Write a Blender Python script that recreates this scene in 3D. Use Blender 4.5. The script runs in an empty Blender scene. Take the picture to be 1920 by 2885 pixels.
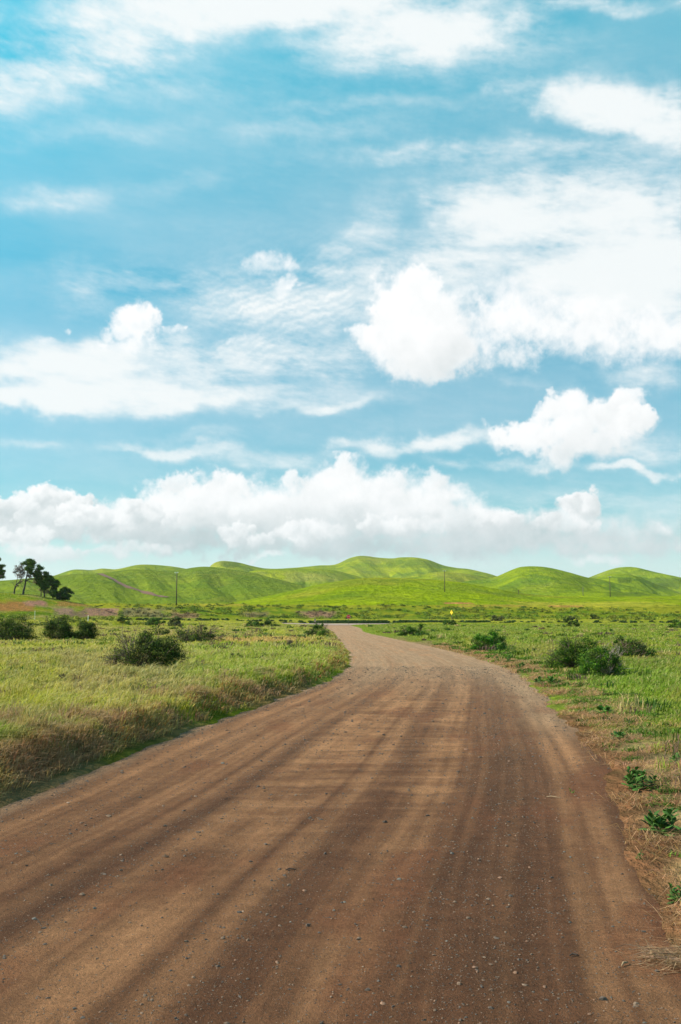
import bpy, math, random
import numpy as np
R = math.radians
rng = np.random.default_rng(7)
random.seed(7)
scene = bpy.context.scene
COL = scene.collection

# ------------------------------------------------------------------ camera, sky, sun, exposure
F = 2805.0; CX, CY = 960.0, 1442.5; HZ = 1737.0; EYE = 1.7
PITCH = math.atan((HZ - CY) / F)
cam = bpy.data.objects.new('camera', bpy.data.cameras.new('camera'))
COL.objects.link(cam); scene.camera = cam
cam.location = (0, 0, EYE); cam.rotation_euler = (R(90) + PITCH, 0, 0)
cam.data.sensor_fit = 'VERTICAL'; cam.data.sensor_height = 36.0
cam.data.lens = 36.0 * F / 2885.0
cam.data.clip_start = 0.05; cam.data.clip_end = 30000
SUN_AZ, SUN_EL = R(-88), R(36)          # azimuth measured from +Y towards +X; the sun stands to the left
sd = (math.sin(SUN_AZ) * math.cos(SUN_EL), math.cos(SUN_AZ) * math.cos(SUN_EL), math.sin(SUN_EL))
sun = bpy.data.objects.new('sun', bpy.data.lights.new('sun', 'SUN'))
COL.objects.link(sun)
sun.data.energy = 5.0; sun.data.angle = R(0.6); sun.data.color = (1.0, 0.90, 0.74)
from mathutils import Vector
sun.rotation_euler = Vector(sd).to_track_quat('Z', 'Y').to_euler()
scene.view_settings.view_transform = 'Standard'; scene.view_settings.look = 'None'
scene.view_settings.exposure = 0.72; scene.view_settings.gamma = 1.0
scene.view_settings.use_curve_mapping = False
SKY_STRENGTH = 0.08
CLOUD_WHITE = 0.63

def pxdir(x, y):
    cx = (x - CX) / F; cy = -(y - CY) / F
    s, c = math.sin(PITCH), math.cos(PITCH)
    return (cx, c - s * cy, s + c * cy)

# ---- small node helpers
class NT:
    def __init__(s, tree): s.t = tree; s.n = tree.nodes; s.l = tree.links
    def new(s, typ, **kw):
        n = s.n.new(typ)
        for k, v in kw.items(): setattr(n, k, v)
        return n
    def put(s, sock, v):
        if hasattr(v, 'is_linked') or hasattr(v, 'links'): s.l.new(v, sock)
        elif v is not None:
            if hasattr(sock, 'default_value') and hasattr(sock.default_value, '__len__') and len(sock.default_value) == 4 and len(v) == 3: v = (*v, 1)
            sock.default_value = v
    def m(s, op, a, b=None, c=None, clamp=False):
        n = s.new('ShaderNodeMath', operation=op, use_clamp=clamp)
        s.put(n.inputs[0], a)
        if b is not None: s.put(n.inputs[1], b)
        if c is not None: s.put(n.inputs[2], c)
        return n.outputs[0]
    def vm(s, op, a, b=None, out=0):
        n = s.new('ShaderNodeVectorMath', operation=op); s.put(n.inputs[0], a)
        if b is not None: s.put(n.inputs[3 if op == 'SCALE' else 1], b)
        return n.outputs[1 if op == 'LENGTH' else out]
    def mix(s, f, a, b, bt='MIX'):
        n = s.new('ShaderNodeMix', data_type='RGBA', blend_type=bt, clamp_factor=True)
        s.put(n.inputs[0], f); s.put(n.inputs[6], a); s.put(n.inputs[7], b); return n.outputs[2]
    def ss(s, v, a, b, lo=0., hi=1.):
        n = s.new('ShaderNodeMapRange', interpolation_type='SMOOTHSTEP'); s.put(n.inputs[0], v)
        for i, q in enumerate((a, b, lo, hi)): n.inputs[i + 1].default_value = q
        return n.outputs[0]
    def noise(s, vec, scale, detail=4, rough=.55, dist=0, out=0):
        n = s.new('ShaderNodeTexNoise'); s.put(n.inputs['Vector'], vec)
        n.inputs['Scale'].default_value = scale; n.inputs['Detail'].default_value = detail
        n.inputs['Roughness'].default_value = rough; n.inputs['Distortion'].default_value = dist
        return n.outputs[out]
    def mapping(s, vec, loc=(0, 0, 0), rot=0, scale=(1, 1, 1), typ='POINT'):
        n = s.new('ShaderNodeMapping', vector_type=typ); s.put(n.inputs[0], vec)
        n.inputs[1].default_value = loc; n.inputs[2].default_value = (0, 0, rot); n.inputs[3].default_value = scale
        return n.outputs[0]

# ------------------------------------------------------------------ world: Nishita sky + procedural clouds laid out by direction
W = bpy.data.worlds.new('World'); scene.world = W; W.use_nodes = True
w = NT(W.node_tree); w.n.clear()
def uv_of(dx, dy):                       # displayed-photo coordinates (1568 wide) -> direction plane u = x/y, v = z/y
    d = pxdir(dx * 1.2245, dy * 1.2245); return d[0] / d[1], d[2] / d[1]
K = 1.2245 / F                           # one displayed pixel in the direction plane
# cloud cover computed on an azimuth/elevation grid (90 x 45 degrees), then folded round the whole sky
NX, NY = 2400, 1200
_az, _el = np.meshgrid(np.radians((np.arange(NX) + .5) / NX * 90 - 45), np.radians((np.arange(NY) + .5) / NY * 45))
_x, _y, _z = np.sin(_az) * np.cos(_el), np.cos(_az) * np.cos(_el), np.sin(_el)
_c, _s = math.cos(PITCH), math.sin(PITCH); _f = _c * _y + _s * _z
DX = ((CX + F * _x / _f) / 1.2245).astype(np.float32); DY = ((CY - F * (-_s * _y + _c * _z) / _f) / 1.2245).astype(np.float32)
_ky, _kx = np.fft.fftfreq(NY)[:, None] * NY, np.fft.rfftfreq(NX)[None] * NX / 2      # cycles per 45 degrees, both ways
def fnoise(seed, beta=1.8, lo=3, hi=1e9, ang=0, stretch=1.):
    """spectral noise, zero mean and unit deviation; stretched along the direction ang (degrees)"""
    g = np.random.default_rng(seed); a = R(ang)
    k1 = _kx * math.cos(a) + _ky * math.sin(a); k2 = -_kx * math.sin(a) + _ky * math.cos(a)
    k = np.sqrt((k1 * stretch) ** 2 + k2 ** 2) + 1e-6
    amp = k ** (-beta) / (1 + (lo / k) ** 6) / (1 + (k / hi) ** 4); amp[0, 0] = 0
    n = np.fft.irfft2(np.fft.rfft2(g.normal(size=(NY, NX))) * amp, s=(NY, NX)); return (n / n.std()).astype(np.float32)
def blur(a, px):
    k = np.sqrt((_kx * 1.) ** 2 + _ky ** 2); return np.fft.irfft2(np.fft.rfft2(a) * np.exp(-2 * (math.pi * k * px * 45 / NY / 45 / 1) ** 2 * (1 / 1) * 1.), s=(NY, NX)).astype(np.float32)
def sstep(a, b, x): t_ = np.clip((x - a) / (b - a), 0, 1); return t_ * t_ * (3 - 2 * t_)
def blobs_field(blobs, wx, wy, soft, fl=0.):
    acc = np.zeros((NY, NX), np.float32); X_, Y_ = DX + wx, DY + wy
    for (cx, cy, rx, ry, rot, amp) in blobs:
        a = R(-rot); m_ = (np.abs(DX - cx) < rx * 1.5 + ry * .6 + 70) & (np.abs(DY - cy) < ry * 1.5 + rx * abs(math.sin(a)) * 1.5 + 70)
        jj, ii = np.where(m_)
        if not len(jj): continue
        sl = (slice(jj.min(), jj.max() + 1), slice(ii.min(), ii.max() + 1)); ux = X_[sl] - cx; uy = Y_[sl] - cy
        q = np.hypot((ux * math.cos(a) - uy * math.sin(a) * -1) / rx, (-ux * math.sin(a) + uy * math.cos(a)) / ry)
        v_ = amp * sstep(1.35, fl, q); A0 = acc[sl]; h = np.maximum(soft - np.abs(A0 - v_), 0) / soft; acc[sl] = np.maximum(A0, v_) + h * h * soft * .25
    return acc
# cumulus heaps, back to front: x, y, half width, half height, turn, opacity, edge softness, shading, base tone, number of heads
heaps = [
 (1290, 690, 260, 80, -10, .75, .95, .05, 1.0, 0), (1100, 780, 170, 95, 0, .95, .75, .10, 1.0, 0), (1200, 740, 170, 100, 0, .95, .7, .05, 1.0, 0), (1360, 760, 250, 82, -4, .95, .6, .06, 1.0, 0), (1530, 780, 170, 76, 0, .95, .6, .05, 1.0, 0), (1170, 820, 90, 42, 0, .8, .7, .05, .98, 0),
 (1000, 765, 150, 130, 0, 1, .5, .14, 1.0, 2), (955, 710, 110, 125, 0, 1, .30, .08, 1.0, 3), (925, 775, 96, 116, 0, 1, .32, .08, 1.0, 3), (975, 835, 110, 66, 0, .95, .5, .14, .97, 2), (1045, 795, 120, 90, 0, .9, .95, .26, .92, 0), (1010, 840, 90, 50, 0, .8, .9, .16, .88, 0),
 (1330, 955, 80, 62, 0, .95, .35, .08, 1.0, 4), (1430, 955, 88, 76, 0, 1, .30, .16, 1.0, 5), (1215, 1005, 90, 54, 0, 1, .32, .10, 1.0, 5), (1380, 1020, 120, 60, 0, .95, .45, .20, .97, 2), (1285, 1050, 80, 44, 10, .95, .5, .16, .96, 1), (1320, 1000, 70, 50, 0, .9, .6, .12, .98, 0),
 (608, 605, 62, 38, 24, .62, .75, .0, 1.0, 3), (648, 655, 46, 46, 40, .70, .65, .0, 1.0, 2), (312, 748, 62, 46, 10, .9, .5, .04, 1.0, 5), (285, 790, 95, 36, 0, .85, .7, .0, 1.0, 2), (400, 766, 50, 15, 0, .6, .6, .0, 1.0, 2), (156, 748, 14, 10, 30, .55, .7, 0, 1.0, 0), (100, 778, 36, 18, 0, .5, .8, 0, 1.0, 1), (550, 780, 40, 18, 0, .45, .8, 0, 1.0, 1),
 # the bank over the hills: soft body, grey base, then bright heads in front
 (430, 1160, 160, 82, 6, 1, .45, .16, 1.0, 2), (600, 1170, 240, 84, 0, 1, .6, .16, 1.0, 1), (790, 1145, 200, 92, 0, 1, .5, .14, 1.0, 2), (930, 1160, 200, 84, -8, 1, .6, .16, 1.0, 1), (1070, 1195, 190, 66, -12, .95, .7, .2, .98, 0), (680, 1205, 420, 76, 0, .9, .9, .16, .92, 0),
 (1180, 1205, 140, 52, 0, .95, .6, .30, .96, 1), (1460, 1225, 240, 66, 0, .8, .95, .30, .88, 0), (700, 1215, 520, 58, 0, .9, .7, .18, .80, 0), (1150, 1245, 420, 58, 0, .9, .7, .12, .72, 0), (760, 1262, 420, 34, 0, .85, .7, .10, .66, 0), (1420, 1262, 330, 38, 0, .8, .8, .08, .76, 0), (440, 1255, 170, 34, 0, .9, .7, .08, .64, 0),
 (300, 1200, 150, 60, 0, 1, .4, .38, .98, 4), (120, 1178, 115, 66, 0, 1, .22, .42, 1.0, 6), (25, 1195, 80, 56, 0, 1, .3, .38, .97, 4), (215, 1185, 86, 40, 0, 1, .3, .34, .99, 4), (325, 1180, 80, 40, 0, .95, .35, .36, .98, 4), (110, 1225, 130, 34, 0, .9, .6, .14, .76, 0), (350, 1232, 90, 26, 0, .85, .6, .10, .68, 0),
 (160, 1185, 36, 26, 0, .95, .3, .26, 1.0, 3), (50, 1238, 90, 34, 0, .95, .4, .28, .95, 4), (300, 1262, 150, 22, 0, .8, .7, .16, .88, 2), (120, 1275, 150, 26, 0, .85, .7, .18, .9, 2),
 (545, 1238, 52, 26, 12, .9, .4, .30, .98, 4), (600, 1252, 42, 17, 0, .8, .5, .26, .94, 2), (705, 1228, 80, 36, 6, .92, .42, .32, .98, 5), (765, 1215, 44, 24, 0, .7, .6, .2, .97, 2), (890, 1212, 66, 30, 0, .9, .42, .30, .99, 4), (985, 1210, 56, 20, 0, .75, .6, .24, .96, 2),
 (1340, 1168, 52, 44, 0, 1, .28, .34, 1.0, 5), (1310, 1205, 80, 38, 0, .9, .5, .30, .97, 3), (1180, 1192, 50, 28, 0, .8, .5, .26, .98, 3), (1520, 1215, 50, 22, 0, .5, .8, .1, .95, 1), (620, 1282, 60, 12, 0, .6, .9, .05, .98, 0), (1380, 1290, 110, 16, 0, .6, .9, .05, .93, 0)]
cirrus = [
 (620, 5, 620, 90, 2, 1.0), (1000, 70, 330, 75, 3, .85), (200, 120, 360, 140, 8, .72), (60, 190, 230, 110, 0, .62), (480, 200, 260, 70, 0, .35), (880, 110, 330, 90, 0, .6), (1400, 10, 300, 26, 0, .55),
 (1440, 245, 280, 80, -6, 1.0), (1520, 300, 190, 70, -10, .9), (1180, 200, 130, 28, -14, .45), (1460, 360, 130, 40, 0, .42),
 (1000, 350, 340, 34, 2, .5), (850, 240, 330, 26, 2, .3), (110, 455, 260, 60, 0, .46), (420, 420, 230, 32, 6, .3),
 (1300, 500, 470, 130, 0, 1.08), (1230, 345, 330, 42, 2, .5), (1350, 620, 330, 90, 0, .9), (1500, 600, 320, 130, 0, .95), (1080, 600, 300, 120, 20, .72), (800, 650, 260, 90, -8, .58), (470, 650, 330, 58, -3, .48), (700, 730, 260, 80, 4, .5),
 (150, 850, 420, 95, 0, .98), (560, 830, 330, 82, 0, .85), (60, 925, 330, 36, -3, .95), (420, 925, 260, 40, 4, .82), (720, 930, 220, 24, 5, .6), (790, 830, 120, 70, 0, .6), (60, 1020, 150, 16, 0, .35),
 (1000, 1015, 290, 30, 5, .85), (430, 1040, 260, 24, -2, .6), (600, 1058, 200, 30, 0, .45), (470, 1005, 170, 20, 0, .4), (1500, 1083, 170, 17, 0, .98), (1130, 1065, 190, 22, -4, .55), (1500, 1040, 140, 50, 0, .55),
 (1200, 880, 180, 22, -10, .35), (1480, 860, 160, 40, -5, .6), (1400, 1150, 340, 50, 0, .5), (800, 1200, 1500, 130, 0, .30), (330, 660, 320, 80, 0, .42), (1150, 110, 300, 80, 0, .35), (700, 300, 300, 40, 4, .28), (620, 700, 330, 90, 0, .55), (250, 300, 300, 30, 4, .25), (900, 560, 260, 60, 10, .45), (1300, 420, 420, 90, 4, .6), (1500, 480, 200, 90, 0, .8), (330, 900, 500, 60, 0, .9), (1450, 700, 260, 120, 0, .9)]

w1, w2 = fnoise(11, 1.9, 5), fnoise(12, 1.9, 5); w3, w4 = fnoise(13, 1.6, 14), fnoise(14, 1.6, 14)
wisp = fnoise(15, 1.5, 8); wb2 = fnoise(32, 2.0, 6)
eN = [fnoise(41 + q, 1.8, 20) for q in range(4)]; sN = fnoise(50, 1.9, 10)
aC_ = np.zeros((NY, NX), np.float32); lv_ = np.ones((NY, NX), np.float32); prng = np.random.default_rng(5)
WX, WY = DX + w1 * 8 + w3 * 2.5, DY + w2 * 7 + w4 * 2.5
def paint(cx, cy, rx, ry, rot, op, soft, shade, tone, q_):
    a = R(-rot); m_ = (np.abs(DX - cx) < rx * 1.5 + 40) & (np.abs(DY - cy) < ry * 1.5 + rx * abs(math.sin(a)) + 40); jj, ii = np.where(m_)
    if not len(jj): return
    sl = (slice(jj.min(), jj.max() + 1), slice(ii.min(), ii.max() + 1)); ux = WX[sl] - cx; uy = WY[sl] - cy
    px_ = (ux * math.cos(a) + uy * math.sin(a)) / rx; py_ = (-ux * math.sin(a) + uy * math.cos(a)) / ry
    q = np.hypot(px_, py_); e = eN[q_ % 4][sl]
    if cy < 1070: soft = soft * 1.25 + .05
    edge = min(.16, 5.5 / min(rx, ry)) * (1.25 - .8 * min(soft, 1))
    al = op * sstep(0, soft + .04, 1 - q + e * edge + .10 * soft * wisp[sl])
    al = al * (1 - .35 * sstep(.2, 1.1, py_) * (soft > .25))                              # undersides fray
    lv = tone - shade * sstep(-.75, 1.0, .85 * py_ + .40 * px_ + .18 * sN[sl]) + .012 * e
    A0 = aC_[sl]; L0 = lv_[sl]; an = 1 - (1 - A0) * (1 - al)
    lv_[sl] = np.where(an > 1e-4, (L0 * A0 * (1 - al) + lv * al) / np.maximum(an, 1e-4), lv); aC_[sl] = an
for n_, (cx, cy, rx, ry, rot, op, soft, shade, tone, heads) in enumerate(heaps):
    paint(cx, cy, rx, ry, rot, op, soft, shade, tone, n_)
    for h_ in range(heads * 2):                          # smaller heads budding along the sunlit upper side
        an_ = R(prng.uniform(-10, 200)); rr_ = prng.uniform(.35, .85); k_h = prng.uniform(.26, .46); mr = min(rx, ry * 1.25)
        paint(cx + math.cos(an_) * rx * rr_, cy - math.sin(an_) * ry * rr_ * .85, mr * k_h * prng.uniform(1, 1.4), mr * k_h, prng.uniform(-20, 20), op * .85, max(.3, soft), shade * .75, min(1.0, tone - shade * .35 * (1 - math.sin(an_)) * .5 + .01), n_ + h_ + 1)
lv_ = 1 - (1 - lv_) * (1.15 + .35 * sstep(1050, 1120, DY)); lv_ = np.clip(lv_, .12, 1); aC_ = np.clip(aC_, 0, 1)
# cirrus: sheets broken into ripples and combed streaks
Mr = blobs_field(cirrus, w1 * 30 + w3 * 5, w2 * 9, .3, .12)
tex = .60 * fnoise(21, 1.8, 6, ang=3, stretch=6) + .34 * fnoise(22, 1.5, 20, ang=-9, stretch=3.2) + .05 * fnoise(23, 1.45, 26, 240, ang=70, stretch=3) + .32 * fnoise(24, 2.0, 5, ang=8, stretch=2.5)
tex = tex / tex.std()
aR_ = sstep(.02, 1.0, Mr + .135 * tex * sstep(.0, .7, Mr)) * sstep(0, .30, Mr)
rip = np.sin((DX * .12 + DY * .33) + 2.2 * w1 + 1.0 * w3) * sstep(260, 60, np.hypot((DX - 620) * .7, DY - 670))
aR_ = 1 - (1 - np.clip(aR_ * (1 + .12 * rip), 0, 1)) * (1 - .12 * sstep(-2, 2, fnoise(26, 2.2, 3, ang=3, stretch=3)))
aR_ = np.clip(aR_ + .55 * sstep(1180, 1330, DY), 0, 1)
cimg = bpy.data.images.new('cloud_cover', NX, NY, alpha=False, float_buffer=True); cimg.colorspace_settings.name = 'Non-Color'
buf = np.ones((NY, NX, 4), np.float32); buf[..., 0] = aC_; buf[..., 1] = lv_; buf[..., 2] = aR_
cimg.pixels.foreach_set(buf.ravel()); cimg.update(); cimg.pack()
tc = w.new('ShaderNodeTexCoord')
sx = w.new('ShaderNodeSeparateXYZ'); w.put(sx.inputs[0], tc.outputs['Generated'])
cb = w.new('ShaderNodeCombineXYZ')
w.put(cb.inputs[0], w.m('MULTIPLY_ADD', w.m('ARCTAN2', sx.outputs[0], sx.outputs[1]), 1 / math.radians(90), .5))
w.put(cb.inputs[1], w.m('MULTIPLY', w.m('ARCSINE', w.m('MAXIMUM', sx.outputs[2], 0)), 1 / math.radians(45)))
im = w.new('ShaderNodeTexImage', extension='MIRROR', interpolation='Linear'); im.image = cimg; w.put(im.inputs[0], cb.outputs[0])
chn = w.new('ShaderNodeSeparateColor'); w.put(chn.inputs[0], im.outputs[0])
aC, lv, aR = chn.outputs[0], chn.outputs[1], chn.outputs[2]
cc = w.mix(lv, (.20, .33, .36), (1.0, 1.0, 1.0))
sky = w.new('ShaderNodeTexSky', sky_type='NISHITA'); sky.sun_disc = False
sky.sun_elevation = SUN_EL; sky.sun_rotation = SUN_AZ
sky.air_density = 1.0; sky.dust_density = .6; sky.ozone_density = 1.0
elf = w.m('POWER', w.m('MAXIMUM', w.m('DIVIDE', w.m('SUBTRACT', sx.outputs[2], .08), .44), 0), 1.8, clamp=True)
tint = w.mix(1.0, sky.outputs[0], w.mix(elf, (.42, .93, .96), (.27, 1.98, 1.62)), 'MULTIPLY')
skyc = w.vm('SCALE', tint, SKY_STRENGTH)
c1 = w.mix(w.m('MULTIPLY', aR, .96), skyc, w.vm('SCALE', (.97, 1.0, 1.0), CLOUD_WHITE * .95))
c2 = w.mix(aC, c1, w.vm('SCALE', cc, CLOUD_WHITE))
bg = w.new('ShaderNodeBackground'); w.put(bg.inputs[0], c2); bg.inputs[1].default_value = 1.0
wo = w.new('ShaderNodeOutputWorld'); w.l.new(bg.outputs[0], wo.inputs[0])
W.cycles.sampling_method = 'MANUAL'; W.cycles.sample_map_resolution = 1024

# ------------------------------------------------------------------ object helpers
def tag(o, label=None, cat=None, group=None, kind=None):
    for k, val in (('label', label), ('category', cat), ('group', group), ('kind', kind)):
        if val: o[k] = val
    return o
def empty(name, loc, label, cat, group=None, rz=0):
    o = bpy.data.objects.new(name, None); COL.objects.link(o); o.location = loc; o.rotation_euler[2] = rz
    o.empty_display_size = .1
    return tag(o, label, cat, group)
def link(name, me, mat, parent=None):
    o = bpy.data.objects.new(name, me); COL.objects.link(o)
    if mat: me.materials.append(mat)
    if parent: o.parent = parent
    return o
def npmesh(name, V, faces, col=None, smooth=False, uv=None):
    """V (n,3); faces: list of int arrays (m,k)"""
    me = bpy.data.meshes.new(name); V = np.asarray(V, np.float32)
    me.vertices.add(len(V)); me.vertices.foreach_set('co', V.ravel())
    faces = [np.asarray(f, np.int32) for f in faces if len(f)]
    li = np.concatenate([f.ravel() for f in faces])
    st = []; o = 0
    for f in faces:
        st.append(o + np.arange(len(f), dtype=np.int32) * f.shape[1]); o += f.size
    st = np.concatenate(st)
    me.loops.add(len(li)); me.loops.foreach_set('vertex_index', li)
    me.polygons.add(len(st)); me.polygons.foreach_set('loop_start', st)
    me.update(calc_edges=True)
    if col is not None:
        c = np.ones((len(V), 4), np.float32); c[:, :3] = col
        a = me.color_attributes.new('col', 'FLOAT_COLOR', 'POINT'); a.data.foreach_set('color', c.ravel())
    if uv is not None:
        u = me.uv_layers.new(name='road_uv'); u.data.foreach_set('uv', np.asarray(uv, np.float32)[li].ravel())
    me.polygons.foreach_set('use_smooth', np.full(len(st), smooth))
    me.validate()
    return me
class MB:
    def __init__(s): s.V = []; s.Q = []; s.T = []; s.C = []; s.n = 0
    def add(s, V, Q=(), T=(), c=None):
        V = np.asarray(V, float)
        if len(Q): s.Q.append(np.asarray(Q) + s.n)
        if len(T): s.T.append(np.asarray(T) + s.n)
        s.V.append(V); s.n += len(V)
        s.C.append(np.broadcast_to(np.asarray((1, 1, 1) if c is None else c, float), (len(V), 3)))
    def tube(s, P, r, sides=6, c=None, cap=True):
        P = np.asarray(P, float); r = np.broadcast_to(np.asarray(r, float), (len(P),))
        T = np.gradient(P, axis=0); T /= np.linalg.norm(T, axis=1)[:, None] + 1e-9
        up = np.array([0, 0, 1.]) if abs(T[0][2]) < .9 else np.array([1., 0, 0])
        A = np.cross(T, up); A /= np.linalg.norm(A, axis=1)[:, None] + 1e-9; B = np.cross(T, A)
        an = np.arange(sides) * 2 * np.pi / sides
        V = P[:, None] + r[:, None, None] * (np.cos(an)[None, :, None] * A[:, None] + np.sin(an)[None, :, None] * B[:, None])
        k = len(P); i = np.arange(k - 1)[:, None] * sides; j = np.arange(sides)[None]; j2 = (j + 1) % sides
        Q = np.stack([i + j, i + j2, i + sides + j2, i + sides + j], -1).reshape(-1, 4)
        V = V.reshape(-1, 3); Tt = []
        if cap:
            V = np.vstack([V, P[-1] + T[-1] * r[-1] * .3, P[0]]); a = (k - 1) * sides
            Tt = [(a + q, a + (q + 1) % sides, k * sides) for q in range(sides)] + [((q + 1) % sides, q, k * sides + 1) for q in range(sides)]
        s.add(V, Q, Tt, c)
    def box(s, c, d, col=None, rz=0, bev=0):
        x, y, z = np.array(d) / 2.
        V = np.array([(i, j, k) for k in (-z, z) for j in (-y, y) for i in (-x, x)])
        Q = [(0, 2, 3, 1), (4, 5, 7, 6), (0, 1, 5, 4), (2, 6, 7, 3), (0, 4, 6, 2), (1, 3, 7, 5)]
        ca, sa = math.cos(rz), math.sin(rz); V = V @ np.array([[ca, sa, 0], [-sa, ca, 0], [0, 0, 1]])
        s.add(V + np.array(c), Q, c=col)
    def prism(s, poly, y0, y1, col=None):           # polygon in x,z, thickness along y
        n = len(poly); V = [(x, y0, z) for x, z in poly] + [(x, y1, z) for x, z in poly] + [(0, 0, 0)] * 2
        cx, cz = np.mean(poly, axis=0); V[-2] = (cx, y0, cz); V[-1] = (cx, y1, cz)
        Q = [(i, (i + 1) % n, n + (i + 1) % n, n + i) for i in range(n)]
        T = [(2 * n, (i + 1) % n, i) for i in range(n)] + [(2 * n + 1, n + i, n + (i + 1) % n) for i in range(n)]
        s.add(V, Q, T, col)
    def build(s, name, mat, parent=None, smooth=False, xf=None):
        V = np.vstack(s.V)
        me = npmesh(name, V, [np.vstack(q) for q in (s.Q, s.T) if q], np.vstack(s.C), smooth)
        return link(name, me, mat, parent)

# ------------------------------------------------------------------ numpy noise
_p = np.random.default_rng(3).permutation(512); _g = np.random.default_rng(4).normal(size=(512, 2)); _g /= np.linalg.norm(_g, axis=1)[:, None]
def perlin(x, y):
    x = np.asarray(x, float); y = np.asarray(y, float)
    xi = np.floor(x).astype(int); yi = np.floor(y).astype(int); fx = x - xi; fy = y - yi
    def g(i, j):
        h = _p[(_p[(xi + i) & 511] + yi + j) & 511]; return _g[h, 0] * (fx - i) + _g[h, 1] * (fy - j)
    u = fx * fx * fx * (fx * (fx * 6 - 15) + 10); v_ = fy * fy * fy * (fy * (fy * 6 - 15) + 10)
    a = g(0, 0); b = g(1, 0); c = g(0, 1); d = g(1, 1)
    return (a + u * (b - a) + v_ * (c - a + u * (a - b - c + d))) * 1.5
def fbm(x, y, o=4, seed=0):
    s = 0; a = 1; t = 0
    for i in range(o):
        s = s + a * perlin(x * 2 ** i + seed * 17.3 + i * 5.1, y * 2 ** i + seed * 9.7); t += a; a *= .5
    return s / t
def sst(a, b, x): t = np.clip((x - a) / (b - a), 0, 1); return t * t * (3 - 2 * t)

# ------------------------------------------------------------------ road edges (ground plane, metres)
def g_of(x, y): D = EYE * F / (y - HZ); return (x - CX) / F * D, D
Lp = [(0, 2264), (153, 2212), (275, 2154), (380, 2111), (428, 2084), (533, 2047), (661, 2010), (777, 1964), (844, 1946), (888, 1927), (955, 1900), (979, 1879), (989, 1861), (979, 1838), (958, 1806), (938, 1781), (905, 1761.5)]
Rp = [(1915, 2543), (1866, 2451), (1785, 2328), (1756, 2206), (1707, 2126), (1650, 2071), (1603, 2040), (1572, 1986), (1529, 1949), (1474, 1900), (1451, 1887), (1402, 1867), (1341, 1853), (1280, 1833), (1113, 1799), (1028, 1781), (1019, 1769), (988, 1761.5)]
LE = np.array([(-5.6, -12), (-4.6, 0), (-3.9, 5)] + [g_of(*p) for p in Lp] + [(-6.5, 206), (-16, 212), (-60, 216), (-260, 222)])
RE = np.array([(1.2, -12), (1.3, 0), (1.6, 3.5)] + [g_of(*p) for p in Rp] + [(3.2, 203), (9, 211), (60, 214), (260, 218)])
_yd = np.concatenate([np.arange(-14, 60, .1), np.arange(60, 206, .1)])
def _sm(E, n):                                     # rounded edge line: running mean that widens with distance
    x = np.interp(_yd, E[:n, 1], E[:n, 0])
    for _ in range(2):
        c = np.concatenate([[0], np.cumsum(x)]); h = np.clip((np.abs(_yd) * .14 + .8) / .1, 5, 80).astype(int); i = np.arange(len(x)); a = np.maximum(i - h, 0); b = np.minimum(i + h + 1, len(x)); m = np.minimum(i - a, b - 1 - i); a = i - m; b = i + m + 1
        x = (c[b] - c[a]) / (b - a)
    return x
_xl, _xr = _sm(LE, 20), _sm(RE, 21)
def XL(Y): return np.interp(Y, _yd, _xl)
def XR(Y): return np.interp(Y, _yd, _xr)
def CR0(X): return np.where(X < 0, np.interp(X, LE[::-1][:5, 0], LE[::-1][:5, 1]), np.interp(X, RE[-5:, 0], RE[-5:, 1]))  # near edge of the cross road
def CR1(X): return CR0(X) * 0 + 236 + np.abs(X) * .02
def sd_road(X, Y):
    """signed distance-ish to the roads: negative inside; second value: -1 left of the road, +1 right"""
    c = .5 * (XL(Y) + XR(Y))
    n = fbm(X * 1.3, Y * 1.3, 3, 5) * .16 * np.clip(Y / 14, .5, 1.6) + fbm(X * .3, Y * .3, 2, 6) * .22
    dl = XL(Y) - X; dr = X - XR(Y)
    slope = np.clip(np.abs(np.gradient(XL(np.linspace(-10, 210, 2200)), .1)).mean(), 0, 1)
    d1 = np.maximum(dl, dr) * .93
    d1 = np.where(Y < 214, d1, 50)
    d2 = np.maximum(np.maximum(CR0(X) - Y, Y - CR1(X)), -9) * .9
    d = np.minimum(d1, d2) + n * np.where(Y > 150, .6, 1)
    return d, np.where(X < c, -1, 1)

# ------------------------------------------------------------------ terrain height: layered hills in (azimuth, distance)
def azel(pts):
    A = []; E = []
    for x, y in pts:
        d = pxdir(x, y); h = math.hypot(d[0], d[1]); A.append(math.atan2(d[0], d[1])); E.append(d[2] / h)
    return np.array(A), np.array(E)
def smooth_interp(a, A, E):
    m = np.zeros(len(A)); s = np.diff(E) / np.diff(A)
    m[1:-1] = .5 * (s[1:] + s[:-1]); m[0] = s[0]; m[-1] = s[-1]
    m = np.clip(m, -1.2, 1.2)
    a = np.clip(a, A[0], A[-1]); i = np.clip(np.searchsorted(A, a) - 1, 0, len(A) - 2)
    h = A[i + 1] - A[i]; t = (a - A[i]) / h; t2 = t * t; t3 = t2 * t
    return (2 * t3 - 3 * t2 + 1) * E[i] + (t3 - 2 * t2 + t) * h * m[i] + (-2 * t3 + 3 * t2) * E[i + 1] + (t3 - t2) * h * m[i + 1]
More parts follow.
